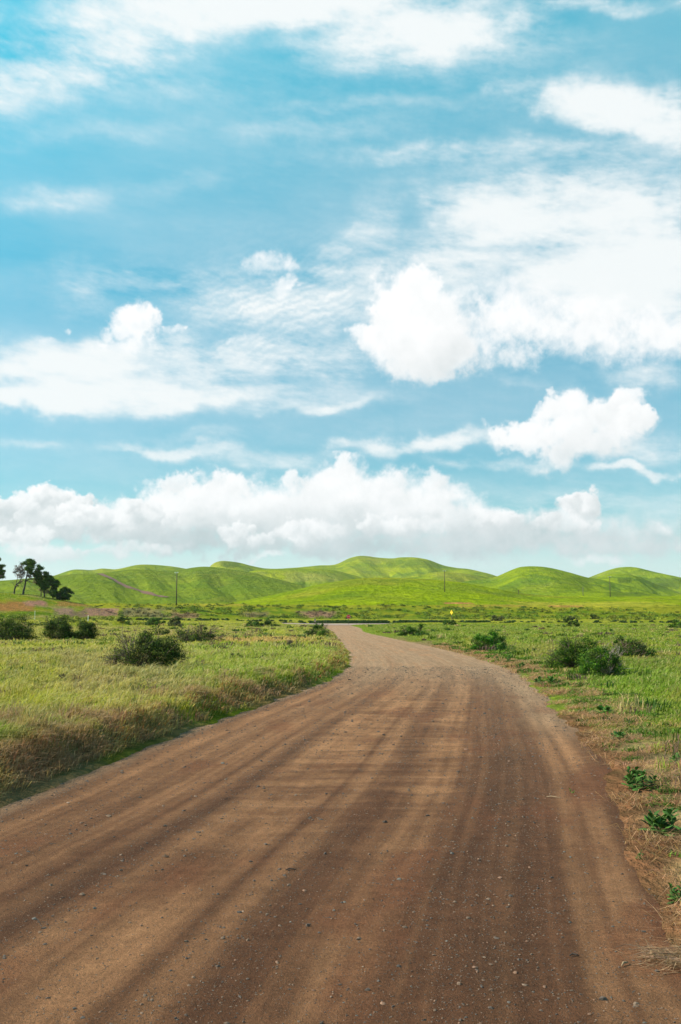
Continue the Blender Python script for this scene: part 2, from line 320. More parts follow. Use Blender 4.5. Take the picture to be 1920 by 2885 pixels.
LAY = [  # crest in photo pixels, crest distance, foot distance, back width, gully amplitude, gully frequency, front shape power
 dict(n='swell', p=[(-500, 1725), (277, 1713), (473, 1706), (640, 1699), (779, 1674), (885, 1650), (960, 1636), (1028, 1629), (1109, 1628), (1190, 1631), (1280, 1638), (1402, 1659), (1484, 1673), (1606, 1680), (1920, 1680), (2500, 1690)], D=570, F=300, B=260, g=.0012, fq=14, pw=1.0),
 dict(n='left', p=[(-700, 1650), (-200, 1642), (0, 1636), (151, 1622), (228, 1617), (286, 1615), (367, 1605), (408, 1605), (449, 1608), (514, 1604), (555, 1598), (583, 1597), (640, 1603), (722, 1618), (803, 1638), (852, 1651), (930, 1680), (1100, 1715)], D=1050, F=520, B=500, g=.0050, fq=15, pw=1.15),
 dict(n='backleft', p=[(-700, 1640), (60, 1650), (155, 1621), (204, 1606), (216, 1605), (261, 1606), (286, 1602), (326, 1604), (392, 1591), (469, 1594), (518, 1601), (600, 1618), (800, 1660)], D=1900, F=1300, B=700, g=.002, fq=18, pw=1.0),
 dict(n='mid', p=[(500, 1700), (583, 1606), (604, 1587), (624, 1581), (640, 1581), (681, 1587), (722, 1597), (754, 1602), (824, 1600), (901, 1593), (946, 1590), (987, 1572), (1015, 1566), (1040, 1567), (1056, 1570), (1109, 1573), (1130, 1570), (1203, 1576), (1252, 1593), (1280, 1599), (1321, 1604), (1362, 1613), (1398, 1624), (1500, 1660)], D=2100, F=1350, B=800, g=.0046, fq=13, pw=1.0),
 dict(n='spur', p=[(600, 1700), (700, 1612), (760, 1606), (901, 1604), (938, 1606), (987, 1618), (1019, 1628), (1100, 1660)], D=1500, F=1050, B=400, g=.0052, fq=18, pw=1.0),
 dict(n='spurright', p=[(1040, 1660), (1134, 1629), (1174, 1625), (1231, 1612), (1280, 1613), (1341, 1620), (1382, 1629), (1460, 1655)], D=1500, F=1000, B=400, g=.0042, fq=16, pw=1.0),
 dict(n='right', p=[(1150, 1680), (1304, 1640), (1394, 1627), (1443, 1606), (1468, 1598), (1504, 1596), (1545, 1599), (1606, 1613), (1655, 1627), (1688, 1632), (1749, 1646), (1810, 1663), (1859, 1677), (2000, 1700)], D=1150, F=650, B=450, g=.0042, fq=14, pw=1.15),
 dict(n='inner', p=[(1500, 1690), (1600, 1655), (1672, 1631), (1708, 1620), (1757, 1617), (1800, 1625), (1851, 1646), (1920, 1669), (2100, 1700)], D=1450, F=950, B=400, g=.0042, fq=15, pw=1.0),
 dict(n='farright', p=[(1500, 1690), (1655, 1629), (1688, 1616), (1729, 1602), (1753, 1598), (1790, 1598), (1831, 1608), (1920, 1628), (2100, 1668), (2400, 1640), (2700, 1650)], D=1900, F=1400, B=700, g=.005, fq=16, pw=1.0),
 dict(n='toe', p=[(1500, 1700), (1586, 1678), (1647, 1669), (1729, 1668), (1810, 1675), (1920, 1681), (2100, 1690)], D=850, F=600, B=240, g=.001, fq=20, pw=1.0),
]
for L in LAY: L['A'], L['E'] = azel(L['p'])
MND = azel([(-700, 1655), (-200, 1664), (0, 1671), (41, 1673), (102, 1677), (143, 1685), (173, 1691), (204, 1696), (265, 1709), (300, 1722), (360, 1742)])
def heights(X, Y, want=False):
    X = np.asarray(X, float); Y = np.asarray(Y, float)
    r = np.hypot(X, Y) + 1e-6; az = np.arctan2(X, Y)
    d, side = sd_road(X, Y)
    far = sst(60, 140, r)
    und = fbm(X / 9, Y / 9, 3, 1) * .10 + fbm(X / 2.2, Y / 2.2, 3, 2) * .035
    near = np.where(side < 0, .03 + .24 * sst(.10, .55, d + .22 * fbm(X * 1.1, Y * 1.1, 2, 190)) * sst(60, 25, Y) + .05 * sst(0, .5, d), .02 + .07 * sst(0, .9, d))
    z = np.where(d > 0, near + und * sst(0, 2.5, d), -.07 + .12 * sst(-.22, 0, d))
    z = np.where((d <= 0) & (d > -.5), np.where(side < 0, -.07 + (.07 + near) * sst(-.22, .0, d), -.07 + (.07 + near) * np.clip((d + .5) / .5, 0, 1)), z)
    # verge and scrub embankment beyond the cross road
    yy = Y
    z = z + .36 * np.exp(-((Y - (CR0(X) - 2.2)) / 1.7) ** 2) * np.where(X > 0, sst(8, 13, X), sst(-10.5, -14, X)) * (d > 0)
    z = z + .45 * sst(.2, 1.2, Y - CR1(X)) * (Y < 262)
    e1 = .9 * sst(238, 262, yy) + 3.9 * sst(256, 300, yy) + fbm(X / 14, yy / 8, 3, 8) * .7 * sst(250, 270, yy)
    # long gentle rise on the left
    e1 = e1 + .55 * sst(150, 235, r) * sst(-.02, -.14, az)
    z = np.where(yy > 60, z + e1 * (yy > 0), z)
    # tree mound
    mE = smooth_interp(az, *MND); rc = 226
    te = np.clip((r - 178) / (rc - 178), 0, 1)
    ge = te * te * (3 - 2 * te); eb = -.0045
    em = np.where(r < rc, eb + (mE - eb) * ge, mE - (mE + .004) * np.clip((r - rc) / 60, 0, 1) ** 2)
    em = em + fbm(az * 60, r / 9, 3, 12) * .0009 * ge
    zm = 1.7 + em * r
    z = np.where((r > 178) & (az < MND[0][-1]) & (r < 300), np.maximum(z, zm), z)
    if not np.any(r > 290): return (z, None) if want else z
    # hills, in elevation space
    hz = np.full(r.shape, -9.); idx = np.full(r.shape, -1)
    front = sst(-.15, .1, np.cos(az))
    for k, L in enumerate(LAY):
        D = L['D'] * (1 + .10 * perlin(az * 6 + k * 3.1, k * 1.7 + az * 0)); Fo = L['F']
        azw = az + .010 * fbm(az * 14, r / 260, 2, 20 + k) * sst(0, 1, np.clip((D - r) / (D - Fo), 0, 1))
        eC = smooth_interp(azw, L['A'], L['E'])
        t = np.clip((r - Fo) / (D - Fo), 0, 1)
        tt = t ** L['pw']; g = tt * tt * (3 - 2 * tt) * .55 + .45 * np.sin(tt * np.pi / 2)
        base = .006
        e = np.where(r < D, base + (eC - base) * g, eC - (abs(eC) + .01) * np.clip((r - D) / L['B'], 0, 3) ** 2 * 1.0)
        gl = fbm(azw * L['fq'] + .9 * (r - Fo) / (D - Fo), r / (D - Fo) * .55, 5, 30 + k)
        rid = .25 - gl * 2.2 - np.abs(gl) * .9
        e = e + L['g'] * rid * 4 * t * (1 - t) * (r < D) * front
        e = e + .00035 * fbm(X / 45, Y / 45, 3, 50 + k) * (r > Fo)
        zk = 1.7 + e * r; zk = np.where(r < Fo, -9, zk)
        zk = np.where((az < L['A'][0]) | (az > L['A'][-1]), np.minimum(zk, 1.7 + (L['E'][0] if k == 99 else .004) * r), zk)
        idx = np.where(zk > hz, k, idx)
        kk = .9 + r * .0012; h = np.clip(.5 + .5 * (zk - hz) / kk, 0, 1)
        hz = np.where(hz < -5, np.maximum(hz, zk), hz * (1 - h) + zk * h + kk * h * (1 - h))
    zf = np.where(r > 290, np.maximum(z, hz), z)
    # away from the view: low rolling ground
    gen = 4 + 18 * sst(400, 1500, r) * (1 + fbm(X / 500, Y / 500, 4, 60))
    b = sst(.62, .8, np.abs(az)) * sst(290, 420, r)
    zf = zf * (1 - b) + gen * b
    idx = np.where((r <= 290) | (z >= hz), -1, idx)
    return (zf, idx) if want else zf
def project(X, Y, Z):
    s, c = math.sin(PITCH), math.cos(PITCH); z = Z - EYE
    f = c * Y + s * z; u = -s * Y + c * z; f = np.where(f < .1, .1, f)
    return CX + F * X / f, CY - F * u / f
_rr = np.exp(np.linspace(math.log(3), math.log(4000), 9000))
def at(px, py, rmin=3.0, rmax=4000):
    """ground point seen at a photo pixel"""
    d = pxdir(px, py); h = math.hypot(d[0], d[1]); r = _rr[(_rr >= rmin) & (_rr <= rmax)]
    X = d[0] / h * r; Y = d[1] / h * r; Z = heights(X, Y); ray = EYE + d[2] / h * r
    below = np.where(ray <= Z)[0]
    i = below[0] if len(below) else len(r) - 1
    return np.array([X[i], Y[i], Z[i]])
def at_r(px, r):                                   # ground point in the column of a pixel at a known distance
    d = pxdir(px, 1700); h = math.hypot(d[0], d[1]); X = d[0] / h * r; Y = d[1] / h * r
    return np.array([X, Y, float(heights(np.array([X]), np.array([Y]))[0])])

# ------------------------------------------------------------------ plant colours of the ground (albedo)
GRN = np.array((.105, .165, .012)); YGR = np.array((.265, .262, .022)); STR = np.array((.34, .26, .115)); ORG = np.array((.36, .17, .06))
PUR = np.array((.17, .105, .085)); PNK = np.array((.30, .15, .11)); DGR = np.array((.04, .085, .018)); TAN = np.array((.42, .27, .16)); LIM = np.array((.208, .262, .006))
def lerp(a, b, t): return a * (1 - t[:, None]) + b * t[:, None]
def field_color(X, Y, Z, idx=None):
    X = X.ravel(); Y = Y.ravel(); Z = Z.ravel(); px, py = project(X, Y, Z)
    r = np.hypot(X, Y); d, side = sd_road(X, Y)
    n1 = fbm(X / 6, Y / 6, 4, 71) ; n2 = fbm(X / 2.4, Y / 4, 4, 72); n3 = fbm(X / .7, Y / .7, 3, 73); n4 = fbm(X / 25, Y / 40, 3, 74)
    c = np.tile(YGR * 1.0, (len(X), 1))
    c = lerp(c, GRN, sst(-.1, .35, n1 + .4 * n3))
    c = lerp(c, STR, .60 * sst(.08, .36, n2 + .3 * n4 + .3 * n3))
    c = lerp(c, GRN * .6, .6 * sst(.08, .35, fbm(X / 3.2, Y / 5, 4, 170)))
    c = lerp(c, PUR, .55 * sst(.12, .4, fbm(X / 5, Y / 9, 4, 75)))
    # right field: greener
    rf = (side > 0) & (r < 250)
    g2 = lerp(np.tile(GRN * 1.1, (len(X), 1)), YGR * .8, sst(-.1, .35, n2))
    g2 = lerp(g2, STR, .35 * sst(.1, .45, n1)); c = np.where(rf[:, None], lerp(c, g2, np.full(len(X), .85)), c)
    def patch(c, x0, x1, y0, y1, col, amt=1., s=73):
        n = fbm(px / 28 + s, py / 9, 3, s) * .9
        qx = np.abs((px - (x0 + x1) / 2) / ((x1 - x0) / 2)); qy = np.abs((py - (y0 + y1) / 2) / ((y1 - y0) / 2))
        m = sst(1.15, .7, np.maximum(qx, qy) + n * .5) * (Y > 5)
        return lerp(c, col, m * amt)
    # beside the road
    SOIL = TAN * .50; DRT = np.array((.15, .070, .036))
    eR = sst(1.15, .2, d + n2 * 1.5 + .7 * n3 - .75 * sst(13, 7, Y)) * (side > 0) * (d > -.4) * sst(120, 60, Y)
    c = lerp(c, lerp(np.tile(SOIL, (len(X), 1)), SOIL * .7 + STR * .25, sst(-.1, .3, n1 + n3)) * (1 + .5 * n3[:, None]), .9 * eR)
    eR2 = sst(-.02, .22, n3 + n2 * .7) * sst(2.2, .4, d) * sst(.05, .4, d) * (side > 0) * (Y > 14)
    c = lerp(c, GRN * .75 + STR * .12, .8 * eR2)
    eL = sst(.80, .30, d + .8 * n2) * (side < 0) * (Y < 120)
    c = lerp(c, ORG * .33 + PUR * .42 + GRN * .12, .88 * eL * sst(-.5, .0, n1 + n2 * .5))
    c = lerp(c, GRN * .55 + ORG * .14, sst(.2, .05, d) * (side < 0) * sst(24, 12, Y) * .85)
    c = lerp(c, PNK * .9, .5 * sst(.05, .35, n2) * sst(2.0, .5, d) * (side < 0) * sst(22, 11, Y))
    c = lerp(c, DRT * (1 + .3 * n3[:, None]), .92 * sst(.55, .05, d + .35 * n3) * (side > 0) * sst(26, 14, Y))
    # field patches
    for a in ((560, 905, 1796, 1812, ORG * .6 + STR * .5, .9), (150, 560, 1830, 1990, PUR * 1.15 + STR * .2, .5), (0, 140, 1830, 1990, STR * .6, .35), (500, 980, 1820, 1930, GRN * 1.0 + YGR * .25, .75), (0, 700, 1765, 1800, STR * .55 + YGR * .3, .6),
              (20, 260, 1812, 1826, YGR, .6), (1450, 1920, 1890, 2010, GRN * 1.25, .8), (1280, 1700, 1815, 1850, STR * .5 + YGR * .4, .4), (1430, 1920, 1738, 1752, ORG * .35 + STR * .65, .65), (930, 1500, 1762, 1800, GRN + STR * .12, .5)): c = patch(c, *a)
    # strips beyond the cross road
    fa = (Y > 238) & (r < 300)
    c = np.where(fa[:, None], lerp(np.tile(GRN * .9, (len(X), 1)), YGR * .8, sst(-.25, .3, fbm(X / 5, Y / 3, 4, 77))), c)
    for a in ((-200, 1920, 1744, 1756, YGR * .9 + STR * .12, .8), (842, 952, 1724, 1741, PNK * .6 + PUR * .45, .85), (480, 560, 1727, 1741, PNK * .8, .7), (680, 760, 1724, 1740, PUR, .6), (200, 480, 1712, 1740, PUR * 1.1, .55)): c = patch(c, *a)
    # mound
    mo = (px < 345) & (r > 172) & (r < 300) & (py < 1745)
    cm = lerp(np.tile(YGR * .75, (len(X), 1)), GRN, sst(-.15, .3, fbm(X / 7, Y / 4, 4, 78)))
    cm = lerp(cm, STR * .8, .6 * sst(0, .4, fbm(X / 9, Y / 4, 4, 79)))
    c = np.where(mo[:, None], cm, c)
    for a in ((-60, 100, 1694, 1722, ORG * .75, .95), (66, 132, 1692, 1708, PNK * 1.0, 1.), (150, 210, 1712, 1734, PUR * 1.1 + PNK * .2, .9), (238, 335, 1712, 1736, PNK * .8 + PUR * .3, .95), (155, 270, 1694, 1708, ORG * .8, .7), (-60, 160, 1724, 1735, GRN * .8, .7), (-60, 60, 1673, 1688, GRN * 1.1, .7), (195, 245, 1722, 1740, PUR * .9, .8)): c = patch(c, *a)
    if idx is not None:
        idx = idx.ravel(); hl = idx >= 0
        nn = fbm(X / 60, Y / 90, 5, 80); n5 = fbm(X / 140, Y / 200, 4, 81); n6 = fbm(X / 14, Y / 22, 4, 82)
        ch = lerp(np.tile(LIM * .95, (len(X), 1)), GRN * 1.05, sst(-.12, .34, nn + .5 * n6))
        ch = lerp(ch, STR * .55 + LIM * .4, .35 * sst(.05, .42, n5 + n6 * .3))
        lf = (idx == 1)
        ch = np.where(lf[:, None], lerp(ch, GRN * .85 + YGR * .12 + PUR * .12, np.full(len(X), .55)), ch)
        ch = np.where(lf[:, None], ch * .86, ch); ch = np.where(((idx >= 2) & (idx <= 5))[:, None], ch * np.array((1.2, 1.08, 1.0)), ch)
        sw = (idx == 0)
        csw = lerp(np.tile(LIM * 1.0, (len(X), 1)), YGR * .9, sst(-.1, .3, nn)); csw = lerp(csw, GRN, .55 * sst(.05, .35, fbm(X / 30, Y / 12, 4, 85)))
        ch = np.where(sw[:, None], csw, ch)
        c = np.where(((r > 290) & (idx < 0))[:, None], YGR * .8, c)
        c = np.where(hl[:, None], ch, c)
        for a in ((1250, 1330, 1697, 1702, ORG, 1.), (1440, 1900, 1696, 1709, YGR * 1.0 + ORG * .25, .6), (1280, 1500, 1703, 1710, ORG * .5 + YGR * .5, .7), (1545, 1640, 1705, 1711, ORG, .7), (560, 700, 1703, 1708, ORG * .4 + YGR * .7, .7), (500, 640, 1700, 1706, YGR + ORG * .2, .7),
                  (1555, 1680, 1625, 1670, GRN * .7, .45), (1400, 1520, 1650, 1680, GRN * .7, .5), (1740, 1780, 1628, 1645, GRN * .6, .8), (1840, 1960, 1628, 1660, GRN * .55 , .8), (1700, 1830, 1668, 1680, GRN * .7, .7),
                  (560, 625, 1610, 1650, GRN * .7, .6), (620, 680, 1583, 1600, GRN * .6, .7), (1090, 1250, 1578, 1600, GRN * .8, .5), (800, 870, 1610, 1640, STR * .4 + LIM * .5, .6), (860, 960, 1612, 1640, STR * .4 + LIM * .5, .6)): c = patch(c, *a)
    return c

# ------------------------------------------------------------------ materials
def mat_new(name):
    m = bpy.data.materials.new(name); m.use_nodes = True; t = NT(m.node_tree); t.n.clear()
    out = t.new('ShaderNodeOutputMaterial'); b = t.new('ShaderNodeBsdfPrincipled'); t.l.new(b.outputs[0], out.inputs[0])
    return m, t, b, out
def colattr(t): return t.new('ShaderNodeAttribute', attribute_name='col').outputs['Color']
def simple(name, col, rough=.7, nscale=8, var=.25, metal=0, bump=0):
    m, t, b, o = mat_new(name); tcn = t.new('ShaderNodeTexCoord').outputs['Object']
    n = t.noise(tcn, nscale, 5); c = t.mix(n, tuple(np.array(col) * (1 - var)), tuple(np.minimum(np.array(col) * (1 + var), 1)))
    t.put(b.inputs['Base Color'], c); b.inputs['Roughness'].default_value = rough; b.inputs['Metallic'].default_value = metal
    if bump:
        bp = t.new('ShaderNodeBump'); bp.inputs['Strength'].default_value = bump; bp.inputs['Distance'].default_value = .02
        t.put(bp.inputs['Height'], n); t.l.new(bp.outputs[0], b.inputs['Normal'])
    return m
def leafy(name, trans=.3, var=.35, nscale=30, rough=.75, spec=.2):
    m, t, b, o = mat_new(name); tcn = t.new('ShaderNodeTexCoord').outputs['Object']
    n = t.noise(tcn, nscale, 3); c = t.mix(1.0, colattr(t), t.mix(n, (1 - var,) * 3, (1 + var,) * 3), 'MULTIPLY')
    t.put(b.inputs['Base Color'], c); b.inputs['Roughness'].default_value = rough; b.inputs['Specular IOR Level'].default_value = spec
    tr = t.new('ShaderNodeBsdfTranslucent'); t.put(tr.inputs[0], t.mix(1.0, c, (1.1, 1.15, .7), 'MULTIPLY'))
    mx = t.new('ShaderNodeMixShader'); mx.inputs[0].default_value = trans
    t.l.new(b.outputs[0], mx.inputs[1]); t.l.new(tr.outputs[0], mx.inputs[2]); t.l.new(mx.outputs[0], o.inputs[0])
    return m
def ground_mat(name, scales, bumpd, hillw=False):
    m, t, b, o = mat_new(name); P_ = t.new('ShaderNodeTexCoord').outputs['Object']
    base = colattr(t); a = t.noise(P_, scales[0], 6, .62); b2 = t.noise(t.mapping(P_, rot=R(8), scale=(1, .55, 1)), scales[1], 6, .65)
    k = t.m('ADD', t.m('MULTIPLY', a, .55), t.m('MULTIPLY', b2, .45))
    k = t.ss(k, .36, .64)
    c = t.mix(k, t.mix(1.0, base, (.74, .80, .75) if hillw else (.52, .62, .60), 'MULTIPLY'), t.mix(1.0, base, (1.14, 1.10, 1.1) if hillw else (1.28, 1.18, 1.15), 'MULTIPLY'))
    if hillw:                                         # small dark herbs and bushes dotting the slopes, animal paths
        vo = t.noise(P_, scales[2], 3, .6); s_ = t.ss(vo, .62, .70)
        c = t.mix(t.m('MULTIPLY', s_, .34), c, (.04, .075, .02))
        big_ = t.noise(P_, .012, 6, .62); c = t.mix(t.m('MULTIPLY', t.ss(big_, .49, .61), .55), c, (.11, .165, .012)); c = t.mix(t.m('MULTIPLY', t.ss(t.noise(P_, .02, 5, .6), .55, .66), .25), c, (.25, .23, .03))
        tr = t.noise(t.mapping(P_, rot=R(4), scale=(.25, 1, 3)), .09, 5, .7)
        c = t.mix(t.m('MULTIPLY', t.ss(tr, .56, .66), .35), c, (.12, .15, .015))
    t.put(b.inputs['Base Color'], c); b.inputs['Roughness'].default_value = .95; b.inputs['Specular IOR Level'].default_value = .0
    bp = t.new('ShaderNodeBump'); bp.inputs['Strength'].default_value = .8; bp.inputs['Distance'].default_value = bumpd
    t.put(bp.inputs['Height'], k); t.l.new(bp.outputs[0], b.inputs['Normal'])
    return m
M_ground = ground_mat('meadow_soil', (1.1, 5.0, 1), .12)
M_hill = ground_mat('hill_grass', (.045, .22, .16), 2.6, True)
M_leaf = leafy('shrub_leaf', .12, .4, 12)
M_grass = leafy('grass_blade', .38, .22, 5)
M_bark = simple('bark', (.075, .058, .048), .95, 14, .5, bump=.6)
M_twig = leafy('dry_twig', .0, .3, 20)
M_deadbark = simple('bleached_bark', (.34, .30, .26), .9, 10, .3)

# ------------------------------------------------------------------ ground and hills mesh (one polar sheet, split at the foot of the hills)
az_f = np.linspace(-.47, .47, 900)
az_s = np.concatenate([np.linspace(-math.pi, -.47, 90)[:-1], az_f, np.linspace(.47, math.pi, 90)[1:-1]])
r_s = np.exp(np.concatenate([np.linspace(math.log(.6), math.log(6), 50)[:-1], np.linspace(math.log(6), math.log(60), 230)[:-1], np.linspace(math.log(60), math.log(300), 150)[:-1], np.linspace(math.log(300), math.log(2600), 330)[:-1], np.linspace(math.log(2600), math.log(9000), 30)]))
AZ, RR = np.meshgrid(az_s, r_s)
GX = np.sin(AZ) * RR; GY = np.cos(AZ) * RR
GZ, GI = heights(GX, GY, True)
GC = field_color(GX, GY, GZ, GI).reshape(*GX.shape, 3)
def sheet(name, i0, i1, mat, centre=False):
    na = len(az_s); k = i1 - i0
    V = np.stack([GX[i0:i1], GY[i0:i1], GZ[i0:i1]], -1).reshape(-1, 3); C = GC[i0:i1].reshape(-1, 3)
    i = np.arange(k - 1)[:, None] * na; j = np.arange(na)[None]; j2 = (j + 1) % na
    Q = np.stack([i + j, i + na + j, i + na + j2, i + j2], -1).reshape(-1, 4)[:, ::-1]
    fs = [Q]
    if centre:
        V = np.vstack([V, [0, 0, -.07]]); C = np.vstack([C, C[:1]])
        fs.append(np.stack([np.full(na, len(V) - 1), (np.arange(na) + 1) % na, np.arange(na)], -1))
    return tag(link(name, npmesh(name, V, fs, C, True), mat), kind='structure')
cut = int(np.searchsorted(r_s, 299.9)) + 1
sheet('ground', 0, cut, M_ground, True)
sheet('hills', cut - 1, len(r_s), M_hill)

# ------------------------------------------------------------------ gravel road
def strip_noise(t, s): return fbm(t * 26, s * .10, 4, 90)
ys = np.concatenate([np.linspace(-11, 3, 50)[:-1], np.arange(3, 24, .035), np.exp(np.linspace(math.log(24), math.log(214), 360))])
ts = np.linspace(-.09, 1.09, 250)
TT, YY = np.meshgrid(ts, ys)
xl = XL(YY); xr = XR(YY); k_ = np.hanning(9); k_ /= k_.sum()
XX = xl + (xr - xl) * TT
def road_relief(T, Y, X):
    z = .03 * (1 - (2 * T - 1) ** 2) * .6
    wob = .006 * perlin(Y * .08, Y * 0 + 3.3)
    for c, w_, dz in ((.10, .03, -.012), (.24, .035, -.016), (.36, .03, .010), (.46, .045, -.014), (.57, .03, .008), (.66, .04, -.016), (.78, .035, .014), (.90, .03, -.015)):
        z = z + .30 * dz * np.exp(-((T - c - wob) / w_) ** 2)
    wash = np.exp(-((T - .47) / .10) ** 2) + .8 * np.exp(-((T - .66) / .06) ** 2) + .35 * np.exp(-((T - .24) / .06) ** 2)
    ph = Y * 2 * np.pi / .52 + 2.6 * fbm(X * .5, Y * .35, 3, 91)
    z = z + .009 * np.sin(ph) * wash * sst(6, 9.5, Y) * sst(32, 20, Y) * np.clip(.6 + 1.3 * fbm(X * .6, Y * .4, 2, 92), 0, 1.4)
    z = z + .0045 * fbm(T * 30, Y * .12, 4, 93) + .005 * fbm(X * 2.2, Y * 2.2, 4, 94) + .0022 * fbm(X * 14, Y * 14, 2, 95)
    return z
ZZ = road_relief(TT, YY, XX)
s0 = fbm(TT * 9, YY * .09, 4, 96); s1 = fbm(TT * 26, YY * .16, 4, 97); s2 = fbm(XX * .8, YY * .5, 4, 98)
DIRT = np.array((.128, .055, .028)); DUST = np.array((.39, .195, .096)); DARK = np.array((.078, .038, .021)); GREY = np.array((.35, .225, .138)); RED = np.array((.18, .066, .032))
def road_color(T, Y, X):
    s0 = fbm(T * 9, Y * .05, 4, 96); s1 = fbm(T * 30, Y * .03, 4, 97) * .34 + fbm(T * 95, Y * .05, 2, 107) * .34; s2 = fbm(X * .8, Y * .5, 4, 98)
    wsh = (np.exp(-((T - .47) / .12) ** 2) + .7 * np.exp(-((T - .66) / .06) ** 2)) * np.clip(fbm(X * .7, Y * 2.6, 3, 108) * 2.2, -.6, 1) * sst(6, 10, Y) * sst(34, 18, Y)
    wsh = wsh.ravel(); T = T.ravel(); Y = Y.ravel(); s0 = s0.ravel(); s1 = s1.ravel(); s2 = s2.ravel()
    wob = .006 * perlin(Y * .08, Y * 0 + 3.3)
    c = np.tile(DIRT, (len(T), 1))
    tr = np.zeros(len(T))
    for cc_, w_, a in ((.10, .035, .42), (.16, .03, .38), (.24, .035, .42), (.31, .02, .25), (.40, .035, .50), (.47, .04, .62), (.54, .025, .45), (.655, .022, .55), (.69, .016, .42), (.895, .018, .5), (.93, .022, .62)):
        tr = np.maximum(tr, a * np.exp(-((T - cc_ - wob) / w_) ** 2))
    c = lerp(c, DUST * (1 + .12 * s2[:, None]), .88 * np.clip(tr * (1 + 1.0 * s2) + .10 * (.12 + .74 * sst(5, 15, Y)) + .22 * sst(6, 16, Y) + .75 * s1 + .5 * wsh, 0, 1))  # less dust near the camera, with lens darkening partly painted into the tone
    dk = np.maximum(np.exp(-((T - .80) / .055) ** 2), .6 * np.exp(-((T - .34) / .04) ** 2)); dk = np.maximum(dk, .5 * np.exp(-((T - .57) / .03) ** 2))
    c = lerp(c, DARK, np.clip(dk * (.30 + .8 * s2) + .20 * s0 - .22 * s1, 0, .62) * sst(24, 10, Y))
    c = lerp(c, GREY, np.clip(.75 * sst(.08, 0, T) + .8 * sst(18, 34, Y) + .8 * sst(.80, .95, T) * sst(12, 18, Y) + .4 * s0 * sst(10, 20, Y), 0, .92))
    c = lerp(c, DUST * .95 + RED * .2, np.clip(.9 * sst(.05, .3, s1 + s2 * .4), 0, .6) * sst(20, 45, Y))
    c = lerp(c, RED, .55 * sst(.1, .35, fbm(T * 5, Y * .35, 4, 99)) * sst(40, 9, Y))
    return c
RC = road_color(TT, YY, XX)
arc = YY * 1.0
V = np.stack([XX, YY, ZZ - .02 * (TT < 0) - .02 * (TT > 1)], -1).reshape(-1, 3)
# the cross road sheet
na = len(ts); i = np.arange(len(ys) - 1)[:, None] * na; j = np.arange(na - 1)[None]
Q = np.stack([i + j, i + j + 1, i + na + j + 1, i + na + j], -1).reshape(-1, 4)
m, t, b, o = mat_new('gravel_dirt'); P_ = t.new('ShaderNodeTexCoord').outputs['Object']
uvn = t.new('ShaderNodeUVMap', uv_map='road_uv').outputs[0]
fine = t.noise(P_, 60, 5, .75); fine2 = t.noise(P_, 210, 2, .6); med = t.noise(P_, 7, 6, .65); stk = t.noise(t.mapping(uvn, scale=(6.5, .35, 1)), 1.0, 7, .7)
k = t.m('ADD', t.m('ADD', t.m('MULTIPLY', fine, .45), t.m('MULTIPLY', med, .25)), t.m('MULTIPLY', stk, .30))
c = t.mix(t.ss(k, .38, .64), t.mix(1.0, colattr(t), (.60, .58, .57), 'MULTIPLY'), t.mix(1.0, colattr(t), (1.32, 1.30, 1.28), 'MULTIPLY'))
vg = t.new('ShaderNodeTexVoronoi', feature='F1'); t.put(vg.inputs['Vector'], P_); vg.inputs['Scale'].default_value = 75
peb = t.ss(vg.outputs['Distance'], .34, .18); sel = t.ss(t.new('ShaderNodeSeparateColor').outputs[0], .5, .6)
sc_ = t.new('ShaderNodeSeparateColor'); t.put(sc_.inputs[0], vg.outputs['Color'])
pk = t.m('MULTIPLY', peb, t.ss(sc_.outputs[0], .72, .76)); c = t.mix(t.m('MULTIPLY', pk, .8), c, t.mix(sc_.outputs[1], (.035, .026, .02), (.21, .145, .10)))
pk2 = t.m('MULTIPLY', t.ss(fine2, .56, .66), .62); c = t.mix(pk2, c, (.06, .045, .035))
t.put(b.inputs['Base Color'], c); b.inputs['Roughness'].default_value = .95; b.inputs['Specular IOR Level'].default_value = .1
bp = t.new('ShaderNodeBump'); bp.inputs['Strength'].default_value = 1.0; bp.inputs['Distance'].default_value = .022
t.put(bp.inputs['Height'], t.m('ADD', t.m('ADD', fine, t.m('MULTIPLY', fine2, .5)), t.m('MULTIPLY', pk, .8))); t.l.new(bp.outputs[0], b.inputs['Normal'])
M_road = m
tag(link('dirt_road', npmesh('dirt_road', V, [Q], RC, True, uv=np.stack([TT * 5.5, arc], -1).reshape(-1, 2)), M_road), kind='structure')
# paved cross road at the junction
cx_ = np.linspace(-250, 250, 400); cw = np.linspace(-.06, 1.06, 14)
A_, B_ = np.meshgrid(cx_, cw); y0 = CR0(A_); y1 = CR1(A_); CYY = y0 + (y1 - y0) * B_
m, t, b, o = mat_new('old_asphalt'); P_ = t.new('ShaderNodeTexCoord').outputs['Object']
t.put(b.inputs['Base Color'], t.mix(t.noise(P_, .35, 6, .7), (.22, .14, .115), (.35, .24, .19))); b.inputs['Roughness'].default_value = .9
V = np.stack([A_, CYY, .075 + .03 * (1 - (2 * B_ - 1) ** 2) + .55 * sst(150, 235, np.hypot(A_, CYY)) * sst(-.02, -.14, np.arctan2(A_, CYY))], -1).reshape(-1, 3)
na = len(cx_); i = np.arange(len(cw) - 1)[:, None] * na; j = np.arange(na - 1)[None]
tag(link('crossing_road', npmesh('crossing_road', V, [np.stack([i + j, i + j + 1, i + na + j + 1, i + na + j], -1).reshape(-1, 4)], None, True), m), kind='structure')

